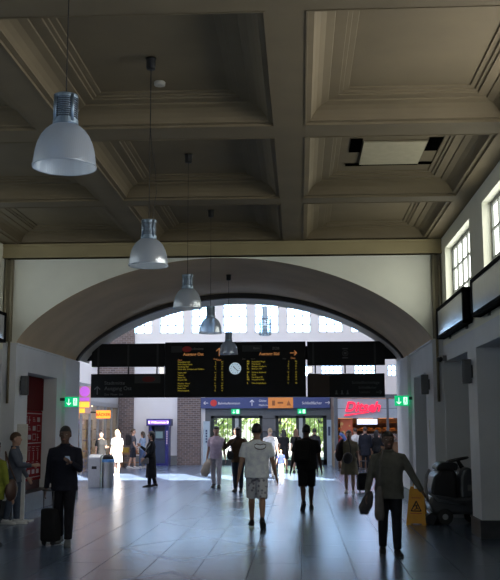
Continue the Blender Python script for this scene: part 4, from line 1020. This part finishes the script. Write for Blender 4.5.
    if eyes:
        for s in (-1, 1):
            eb = NB(); ball(eb, hp((s*.0185, .0452, .005)), (.0062*H, .0052*H, .0036*H), 8, Rq); e_ = build('eye', eb, eyew_m, root, smooth=True)
            eb = NB(); ball(eb, hp((s*.0185, .0487, .005)), (.0033*H, .002*H, .0033*H), 8, Rq); build('iris', eb, black_m, e_, smooth=True)
        eb = NB(); ball(eb, hp((0, .0525, -.0335)), (.012*H, .003*H, .0045*H), 8, Rq); build('mouth', eb, lip_m, root, smooth=True)
    # top garment
    g = .012*H
    if top:
        kind, tc, sl = top; tm = tc if not isinstance(tc, tuple) else cloth('%s_%d_%d_%d' % ((kind,)+tuple(int(c*255) for c in tc)), tc)
        cb = NB()
        hem = {'tee': .478, 'shirt': .455, 'coat': .34, 'dress': .30, 'longcoat': .16}[kind]
        loose = {'tee': 1.06, 'shirt': 1.06, 'coat': 1.08, 'dress': 1.03, 'longcoat': 1.08}[kind]
        rr = []
        flare = {'tee': 1.0, 'shirt': 1.0, 'coat': 1.12, 'dress': 1.25, 'longcoat': 1.2}[kind]
        rr.append((tp((0, -.004*H, tz(hem))), a1, b1, (.090*W*flare)*H*loose+g, (.07*flare)*H*loose+g))
        if hem < .45: rr.append((tp((0, -.004*H, tz(.47))), a1, b1, .098*W*H*loose+g*.8, .072*H*loose+g*.8))
        for f, rx, ry, oy in tor:
            if f > max(hem, .47)+.02 and f < .83:
                k = loose if f < .76 else 1.0
                if f < .7 and not fem: rx = max(rx, .084*W); ry = max(ry, .062)
                rr.append((tp((0, oy*H, tz(f))), a1, b1, rx*H*k+g*.8, ry*H*k+g*.8))
        rr.append((tp((0, -.004*H, tz(.842))), a1, b1, .046*H, .044*H)); rr.append((tp((0, -.004*H, tz(.850))), a1, b1, .041*H, .041*H))
        rings(cb, rr, 22)
        for s in (-1, 1):
            sh, e, w, u, f0 = A[s]
            p0 = tp((s*.05*H, -.004*H, tz(.800)))
            if sl == 0: continue
            if sl == 1: tube(cb, [p0, sh, sh+u*.05*H, sh+u*.115*H], [.037*H, .039*H, .040*H, .040*H], 14)
            else: tube(cb, [p0, sh, sh+u*.06*H, sh+u*.12*H, e, e+f0*.05*H, e+f0*.1*H, w-f0*.008*H], [v*H for v in (.037, .038, .037, .034, .030, .029, .025, .022)], 14)
        link({'tee': 't_shirt', 'shirt': 'shirt', 'coat': 'coat', 'longcoat': 'coat', 'dress': 'dress'}[kind], remeshed(cb, kind, vox, 2), tm, root)
        if kind in ('shirt', 'coat', 'longcoat'):
            kb = NB(); rings(kb, [(tp((0, -.004*H, tz(.834))), a1, b1, .052*H, .048*H), (tp((0, -.009*H, tz(.857))), a1, b1, .043*H, .043*H)], 18); build('collar', kb, tm, root, smooth=True)
    if bottom:
        kind, bc = bottom; tm = bc if not isinstance(bc, tuple) else cloth('%s_%d_%d_%d' % ((kind,)+tuple(int(c*255) for c in bc)), bc)
        cb = NB()
        rr = [(tp((0, oy*H, tz(f))), a1, b1, rx*H+g*.7, ry*H+g*.7) for f, rx, ry, oy in tor if f < .58]
        rr.append((tp((0, 0, tz(.575))), a1, b1, .086*W*H+g*.6, .062*W*H+g*.6))
        if kind == 'skirt':
            rr = rr[1:]; rr.insert(0, (Vector((0, -.003*H, pz-.24*H)), Xa, Ya, .125*H, .1*H)); rr.insert(1, (Vector((0, -.003*H, pz-.1*H)), Xa, Ya, .112*H, .086*H)); rings(cb, rr, 20)
        else:
            rings(cb, rr, 20)
            for s in (-1, 1):
                hip, kn, an, td, up = J[s]; th, sn = kn-hip, an-kn
                if kind == 'trousers': P_, R_ = [hip+Za*.03*H, hip+th*.2, hip+th*.6, kn, kn+sn*.35, kn+sn*.7, an-sn*.04], (.052, .058, .050, .042, .041, .036, .034)
                else: P_, R_ = [hip+Za*.03*H, hip+th*.2, hip+th*.6, kn-th*.06, kn+sn*.02], (.053, .06, .057, .055, .055)
                tube(cb, P_, [v*H for v in R_], 16)
        link(kind, remeshed(cb, kind, vox, 2), tm, root)
    return root, dict(A=A, J=J, tz=tz, tp=tp, hp=hp, H=H)
def wpos(root, v):
    return Matrix.Translation(root.location) @ Matrix.Rotation(root.rotation_euler.z, 4, 'Z') @ Vector(v)

BLK = (.012, .012, .014)
# man in navy with suitcase (left)
r, k = person('man in navy top holding a phone, pulling a suitcase at the left', -3.44, 13.95, 183, 1.77, ((8, 4, 0), (-10, 12, -6)), ((28, 10, 88, 30), (-4, 8, 6)), skin_d, ('short', (.01, .01, .01)),
    ('shirt', (.010, .011, .02), 2), ('trousers', (.009, .009, .013)), (.10, .11, .12), vox=.012, eyes=True, wide=1.12)
hb = NB(); box(hb, -.037, .037, -.005, .005, -.07, .07); hw_ = wpos(r, k['A'][-1][2]+k['A'][-1][4]*.075)
o = build('phone', hb, mat('phone_black', (.015, .015, .018), .2), None, hw_+Vector((0, -.0, .02)), (math.radians(50), 0, 0), bevel=.004); tag(o, 'phone held up by the man in navy at the left', 'phone')
hb = NB(); box(hb, -.032, .032, -.0065, -.0052, -.062, .062); build('screen', hb, mat('phone_screen', (.2, .24, .3), .2, emit=(.5, .65, .9), es=.12), o)
# far-left pair
person('fair-haired man in grey hoodie and jeans turned towards the white stand', -5.06, 16.9, -88, 1.66, ((4, 3, 0), (-6, 6, 0)), ((14, 6, 18), (30, 6, 62)), skin_l, ('short', (.10, .055, .03)), ('shirt', (.11, .125, .165), 2), ('trousers', (.07, .09, .13)), (.7, .7, .7), vox=.013)
r, k = person('person in yellow-green jacket walking out at the left edge', -4.37, 13.6, -20, 1.58, ((16, 6, 0), (-14, 20, -18)), ((-6, 8, 10), (6, 10, 14)), skin_m, ('short', (.02, .015, .012)), ('shirt', (.16, .185, .025), 2), ('trousers', BLK), BLK, vox=.013, fem=True, wide=1.1)
hb = NB(); ball(hb, (0, 0, 0), (.06, .13, .16), 14); o = build('shoulder_bag', hb, mat('bag_brown', (.06, .03, .022), .5), None, (-4.12, 13.62, .80), (0, 0, math.radians(-20)), smooth=True); tag(o, 'brown shoulder bag hanging at the yellow-green jacket', 'bag')
hb = NB(); tube(hb, [(0, -.1, .12), (-.06, -.06, .4), (-.12, 0, .54), (-.1, .06, .36), (0, .1, .12)], .012, 6); build('strap', hb, mat('bag_brown', (.06, .03, .022), .5), o)
# white T-shirt man, from behind
shorts_m = shirtmat('shorts_pattern', (.62, .62, .66), (.25, .24, .30), 16)
r, k = person('man from behind in white printed T-shirt and patterned shorts', -.74, 16.4, 2, 1.80, ((14, 5, 0), (-9, 26, -32)), ((-6, 11, 12), (-3, 13, 14)), skin_m, ('short', (.012, .010, .010)), ('tee', (.82, .86, .97), 1), ('shorts', shorts_m), (.02, .02, .024), vox=.012, wide=1.2)  # bluish light on the white shirt put into its cloth colour
hb = NB(); M = Matrix.Translation((.06, -.152, 1.33))
for i in range(12):
    a = PI+PI*i/12; b = PI+PI*(i+1)/12
    tube(hb, [(.06+.095*math.cos(a), -.158+.02*abs(math.cos(a)), 1.36+.05*math.sin(a)), (.06+.095*math.cos(b), -.158+.02*abs(math.cos(b)), 1.36+.05*math.sin(b))], .007, 5)
tube(hb, [(-.04, -.150, 1.38), (.0, -.158, 1.40), (.06, -.16, 1.385), (.12, -.158, 1.40), (.16, -.150, 1.38)], .008, 5)
build('shirt_print', hb, mat('print_dark', (.06, .03, .04), .7), r)
# dark silhouette man with backpack
r, k = person('man in black from behind with backpack, shorts and sandals', .13, 19.9, 3, 1.80, ((-10, 30, -38), (10, 4, 0)), ((-8, 12, 14), (4, 10, 12)), skin_d, ('short', (.008, .007, .007)), ('tee', (.014, .014, .016), 1), ('shorts', (.010, .010, .012)), (.02, .018, .017), vox=.013, wide=1.2)
t = T('backpack', 'black backpack worn by the man in black shorts', 'backpack', (.06, 19.68, .96), math.radians(3))
bp_m = cloth('backpack', (.012, .012, .013))
hb = NB(); box(hb, -.19, .15, -.14, .0, 0, .46); build('main_pouch', hb, bp_m, t, bevel=.05)
hb = NB(); box(hb, -.14, .1, -.2, -.13, .05, .26); build('front_pocket', hb, bp_m, t, bevel=.03)
for s in (-.13, .09):
    hb = NB(); tube(hb, [(s, .0, .42), (s, .1, .5), (s*1.1, .24, .44), (s*1.2, .25, .3)], .018, 8); build('strap', hb, bp_m, t, smooth=True)
# man in grey-green shirt, right
r, k = person('man in grey-green shirt walking towards us, arm swung out beside the yellow sign', 1.18, 13.0, 182, 1.68, ((6, 4, 0), (-7, 10, -4)), ((10, 27, 14), (4, 14, 24)), skin_d, ('short', (.012, .010, .010)), ('shirt', (.085, .085, .075), 2), ('trousers', (.012, .013, .018)), BLK, vox=.011, eyes=True, wide=1.17, nod=-6)
t = T('tote_bag', 'long pale cloth bag slung from the shoulder of the man in grey-green', 'bag', (1.03, 12.80, .47), math.radians(2))
tb = cloth('tote', (.11, .10, .095))
hb = NB(); rings(hb, [((0, 0, .0), Vector((1, 0, 0)), Vector((0, 1, 0)), .05, .035), ((0, 0, .06), Vector((1, 0, 0)), Vector((0, 1, 0)), .066, .05), ((0, 0, .3), Vector((1, 0, 0)), Vector((0, 1, 0)), .055, .035), ((.005, 0, .44), Vector((1, 0, 0)), Vector((0, 1, 0)), .02, .015)], 14); build('pouch', hb, tb, t, smooth=True)
hb = NB(); tube(hb, [(.005, 0, .42), (.01, -.01, .6), (.02, -.015, .75), (.06, .02, .9), (.06, .12, .93), (.04, .28, .85), (.02, .31, .6)], .011, 6); build('strap', hb, tb, t, smooth=True)
hb = NB(); rings(hb, [((0, 0, 0), Vector((1, 0, 0)), Vector((0, 1, 0)), .05, .03), ((.02, .0, .1), Vector((1, 0, 0)), Vector((0, 1, 0)), .09, .05), ((.06, 0, .22), Vector((1, 0, 0)), Vector((0, 1, 0)), .07, .05), ((.09, 0, .3), Vector((1, 0, 0)), Vector((0, 1, 0)), .03, .03)], 14)
o = build('folded_jacket', hb, cloth('jacket', (.06, .055, .06)), None, (.83, 12.86, .54), smooth=True); tag(o, 'bunched grey jacket in the hand of the man in grey-green', 'jacket')
# middle distance
r, k = person('young man in pink T-shirt and pale trousers walking towards us', -2.36, 27.0, 178, 1.78, ((10, 4, 0), (-8, 12, -8)), ((2, 10, 14), (-8, 10, 10)), skin_m, ('short', (.012, .01, .01)), ('tee', (.50, .40, .47), 1), ('trousers', (.48, .44, .45)), (.02, .02, .02), vox=.016, eyes=False)
hb = NB(); rings(hb, [((0, 0, 0), Vector((1, 0, 0)), Vector((0, 1, 0)), .08, .04), ((0, 0, .12), Vector((1, 0, 0)), Vector((0, 1, 0)), .13, .06), ((.03, 0, .34), Vector((1, 0, 0)), Vector((0, 1, 0)), .10, .05), ((.06, 0, .47), Vector((1, 0, 0)), Vector((0, 1, 0)), .04, .03)], 14)
o = build('cloth_bag', hb, cloth('cream_bag', (.55, .46, .36)), None, (-2.68, 26.9, .33), (0, math.radians(8), 0), smooth=True); tag(o, 'cream cloth bag carried by the young man in pink', 'bag')
hb = NB(); tube(hb, [(.04, 0, .44), (.08, 0, .55), (.1, 0, .44)], .012, 6); build('handle', hb, cloth('cream_bag', (.55, .46, .36)), o)
r, k = person('man in brown jacket and jeans with both elbows raised', -1.64, 25.4, 170, 1.74, ((3, 2, 0), (-3, 3, 0)), ((38, 34, 105, 40), (38, 34, 105, 40)), skin_d, ('short', (.012, .01, .01)), ('shirt', (.085, .05, .028), 2), ('trousers', (.04, .05, .07)), BLK, vox=.016, wide=1.1)
hb = NB(); ball(hb, (0, 0, 0), (.10, .05, .12), 12); o = build('waist_bag', hb, mat('bag_black', (.012, .012, .013), .5), None, (-1.84, 25.27, .95), smooth=True); tag(o, 'black bag at the side of the man in brown', 'bag')
hb = NB(); tube(hb, [(-.08, 0, .06), (.05, .0, .28), (.2, .02, .46), (.28, .1, .5)], .012, 6); build('strap', hb, mat('bag_black', (.012, .012, .013), .5), o)
person('man in bright white shirt and pale trousers in the sunlight by the exit', -1.02, 32.6, 5, 1.70, ((6, 3, 0), (-6, 8, 0)), ((0, 8, 10), (0, 10, 12)), skin_l, ('short', (.25, .18, .11)), ('tee', (.6, .6, .6), 1), ('trousers', (.62, .58, .52)), (.4, .38, .35), vox=.018, wide=1.1)
person('long-haired woman in black dress, first of the two women at the exit', -.62, 36.6, 8, 1.66, ((4, 3, 0), (-5, 8, 0)), ((0, 8, 16), (6, 8, 14)), skin_m, ('long', (.015, .012, .012)), ('dress', BLK, 1), None, BLK, vox=.02, fem=True)
person('brown-haired woman in black top and short skirt by the exit', -.15, 36.0, -6, 1.68, ((5, 3, 0), (-4, 6, 0)), ((0, 8, 16), (0, 8, 30)), skin_l, ('long', (.12, .06, .035)), ('tee', (.014, .014, .015), 1), ('skirt', (.014, .014, .016)), BLK, vox=.02, fem=True)
person('small child in navy top and pale trousers beside the man in white', -.68, 33.6, 5, .93, ((6, 4, 0), (-6, 8, 0)), ((10, 10, 10), (-8, 10, 10)), skin_l, ('short', (.35, .25, .14)), ('tee', (.03, .045, .12), 1), ('trousers', (.4, .42, .45)), (.3, .3, .3), vox=.014, wide=1.15)
r, k = person('woman in khaki dress with a dark shawl pulling a suitcase', 1.25, 24.75, 176, 1.66, ((7, 4, 0), (-6, 9, -4)), ((8, 9, 34), (-8, 10, 10)), skin_m, ('bun', (.07, .045, .03)), ('dress', (.16, .14, .09), 1), None, (.35, .34, .33), vox=.016, fem=True, wide=1.18)
hb = NB(); ball(hb, (0, 0, 0), (.13, .07, .15), 14); o = build('handbag', hb, mat('handbag_dark', (.02, .014, .012), .45), None, (1.20, 24.52, .90), (0, .2, 0), smooth=True); tag(o, 'dark crossbody handbag in front of the khaki dress', 'handbag')
hb = NB(); tube(hb, [(.06, 0, .12), (-.0, -.02, .32), (-.1, .04, .52), (-.12, .2, .56)], .013, 6); build('strap', hb, mat('handbag_dark', (.02, .014, .012), .45), o)
hb = NB(); rings(hb, [((0, 0, 0), Vector((1, 0, 0)), Vector((0, 1, 0)), .05, .05), ((0, 0, .12), Vector((1, 0, 0)), Vector((0, 1, 0)), .10, .10), ((.02, 0, .4), Vector((1, 0, 0)), Vector((0, 1, 0)), .085, .1), ((.09, 0, .55), Vector((1, 0, 0)), Vector((0, 1, 0)), .04, .06)], 14)
o = build('shawl', hb, cloth('shawl', (.03, .018, .02)), None, (.99, 24.72, .82), smooth=True); tag(o, 'dark shawl over the arm of the woman in khaki', 'shawl')
r, k = person('woman in red dress with a blue scarf waiting by the bakery', 1.62, 37.6, 120, 1.56, ((3, 2, 0), (-3, 4, 0)), ((10, 10, 70), (4, 14, 30)), skin_l, ('short', (.05, .035, .025)), ('dress', (.24, .02, .03), 2), None, (.05, .03, .03), vox=.02, fem=True)
hb = NB(); tube(hb, [(-.12, .0, .42), (.0, -.06, .36), (.14, -.1, .08), (.2, -.1, -.12)], [.05, .07, .07, .04], 10); o = build('scarf', hb, cloth('scarf', (.06, .10, .26)), None, (1.66, 37.45, 1.0), smooth=True); tag(o, 'blue scarf draped on the woman in red', 'scarf')
person('tall man in dark suit standing in the bakery queue', 2.55, 37.9, 10, 1.74, ((2, 2, 0), (-2, 3, 0)), ((0, 8, 14), (0, 8, 40)), skin_l, ('short', (.03, .02, .018)), ('coat', (.012, .014, .022), 2), ('trousers', BLK), BLK, vox=.02, wide=1.15)
person('person in black at the bakery counter, last of the queue', 3.02, 38.1, -30, 1.62, ((2, 2, 0), (-2, 3, 0)), ((0, 8, 14), (20, 8, 60)), skin_m, ('long', (.015, .012, .012)), ('shirt', BLK, 2), ('trousers', BLK), BLK, vox=.02, fem=True)
person('man in white shirt and dark trousers half hidden by the suited man', 2.20, 38.6, 15, 1.70, ((2, 2, 0), (-2, 3, 0)), ((10, 8, 40), (0, 8, 14)), skin_l, ('short', (.03, .02, .018)), ('tee', (.6, .62, .66), 1), ('trousers', (.02, .022, .03)), BLK, vox=.02)
# left half, far
r, k = person('woman in long black coat with a shoulder bag walking to the left', -4.27, 27.45, 100, 1.64, ((5, 3, 0), (-6, 8, -4)), ((10, 10, 34), (28, 8, 100)), skin_m, ('long', (.012, .01, .01)), ('longcoat', BLK, 2), ('trousers', BLK), BLK, vox=.016, fem=True, wide=1.1)
hb = NB(); box(hb, -.12, .12, -.04, .04, 0, .17); o = build('shoulder_bag', hb, mat('bag_grey', (.17, .165, .16), .5), None, (-4.42, 27.22, .66), (0, 0, .2), bevel=.03); tag(o, 'grey shoulder bag of the woman in the long black coat', 'bag')
hb = NB(); tube(hb, [(-.09, 0, .15), (.05, -.03, .42), (.2, .0, .60), (.24, .12, .62)], .011, 6); build('strap', hb, mat('bag_grey', (.17, .165, .16), .5), o)
person('blonde woman dressed in white standing in the sunlight behind the bins', -6.42, 33.5, 165, 1.66, ((5, 3, 0), (-5, 7, 0)), ((4, 8, 30), (0, 8, 12)), skin_l, ('long', (.42, .32, .18)), ('dress', (.36, .36, .36), 1), None, (.6, .6, .6), vox=.018, fem=True, wide=1.1)
person('woman in black top standing behind the steel bins', -6.88, 33.0, 200, 1.60, ((3, 2, 0), (-3, 4, 0)), ((20, 8, 80), (10, 8, 30)), skin_m, ('bun', (.02, .014, .012)), ('tee', BLK, 1), ('trousers', (.03, .03, .04)), BLK, vox=.018, fem=True)
r, k = person('man with a rucksack and dark shorts beside the display bench', -6.92, 39.6, -80, 1.70, ((8, 4, 0), (-8, 10, 0)), ((8, 8, 20), (8, 8, 24)), skin_l, ('short', (.06, .035, .02)), ('tee', (.08, .08, .10), 1), ('shorts', (.025, .03, .045)), (.45, .45, .47), vox=.02)
hb = NB(); box(hb, -.15, .15, -.1, .1, 0, .45); o = build('rucksack', hb, cloth('rucksack', (.03, .028, .032)), None, (-7.13, 39.56, .95), (0, 0, math.radians(-80)), bevel=.05); tag(o, 'dark rucksack on the man beside the display bench', 'backpack')
person('woman in pale blue top and blue trousers next to the man with the rucksack', -6.62, 40.2, 70, 1.58, ((6, 3, 0), (-6, 8, 0)), ((14, 8, 50), (0, 8, 12)), skin_l, ('long', (.04, .025, .02)), ('tee', (.25, .33, .48), 1), ('trousers', (.08, .12, .24)), (.4, .4, .4), vox=.02, fem=True)
person('man in grey shirt half hidden behind the man in pink', -2.25, 33.5, 175, 1.72, ((4, 3, 0), (-4, 6, 0)), ((0, 8, 14), (0, 8, 14)), skin_m, ('short', (.02, .015, .015)), ('shirt', (.13, .14, .17), 2), ('trousers', (.05, .06, .09)), BLK, vox=.02)
person('man in dark clothes near the right exit door behind the man in black', .55, 37.0, 5, 1.70, ((4, 3, 0), (-4, 6, 0)), ((0, 8, 14), (0, 8, 14)), skin_m, ('short', (.02, .015, .015)), ('shirt', (.03, .03, .035), 2), ('trousers', BLK), BLK, vox=.02)

# ------------------------------------------------------------------ light
w = bpy.data.worlds.new('sky'); SC.world = w; w.use_nodes = True
nt = w.node_tree; bg = nt.nodes['Background']; st = nt.nodes.new('ShaderNodeTexSky'); st.sky_type = 'NISHITA'
st.sun_disc = False; st.sun_elevation = math.radians(42); st.sun_rotation = math.radians(160); st.altitude = 50
nt.links.new(st.outputs[0], bg.inputs[0]); bg.inputs[1].default_value = .45
sl = bpy.data.lights.new('sun', 'SUN'); sl.energy = 45; sl.angle = math.radians(.6); sl.color = (1, .95, .86)
so = bpy.data.objects.new('sun', sl); COL.objects.link(so)
d = Vector((-.34, .94, -.90)).normalized(); so.rotation_euler = d.to_track_quat('-Z', 'Y').to_euler(); so.location = (6, -10, 20)

# ------------------------------------------------------------------ camera
cam = bpy.data.cameras.new('camera'); co = bpy.data.objects.new('camera', cam); COL.objects.link(co); SC.camera = co
cam.sensor_fit = 'HORIZONTAL'; cam.sensor_width = 36; cam.lens = 950/500*36; cam.clip_end = 300; cam.clip_start = .05
pi_, ya, ro = math.radians(8.22), math.radians(2.96), math.radians(-.15)
F = Vector((-math.sin(ya)*math.cos(pi_), math.cos(ya)*math.cos(pi_), math.sin(pi_))); r0 = Vector((math.cos(ya), math.sin(ya), 0)); u0 = r0.cross(F)
r2 = r0*math.cos(ro)+u0*math.sin(ro); u2 = -r0*math.sin(ro)+u0*math.cos(ro)
co.matrix_world = Matrix(((r2.x, u2.x, -F.x, 0), (r2.y, u2.y, -F.y, 0), (r2.z, u2.z, -F.z, 1.68), (0, 0, 0, 1)))
vs = SC.view_settings; vs.view_transform = 'Standard'; vs.look = 'None'; vs.gamma = 1; vs.use_curve_mapping = False; vs.exposure = .24
SC.cycles.max_bounces = 10; SC.cycles.diffuse_bounces = 5; SC.cycles.glossy_bounces = 4; SC.cycles.transparent_max_bounces = 12
SC.cycles.sample_clamp_indirect = 6
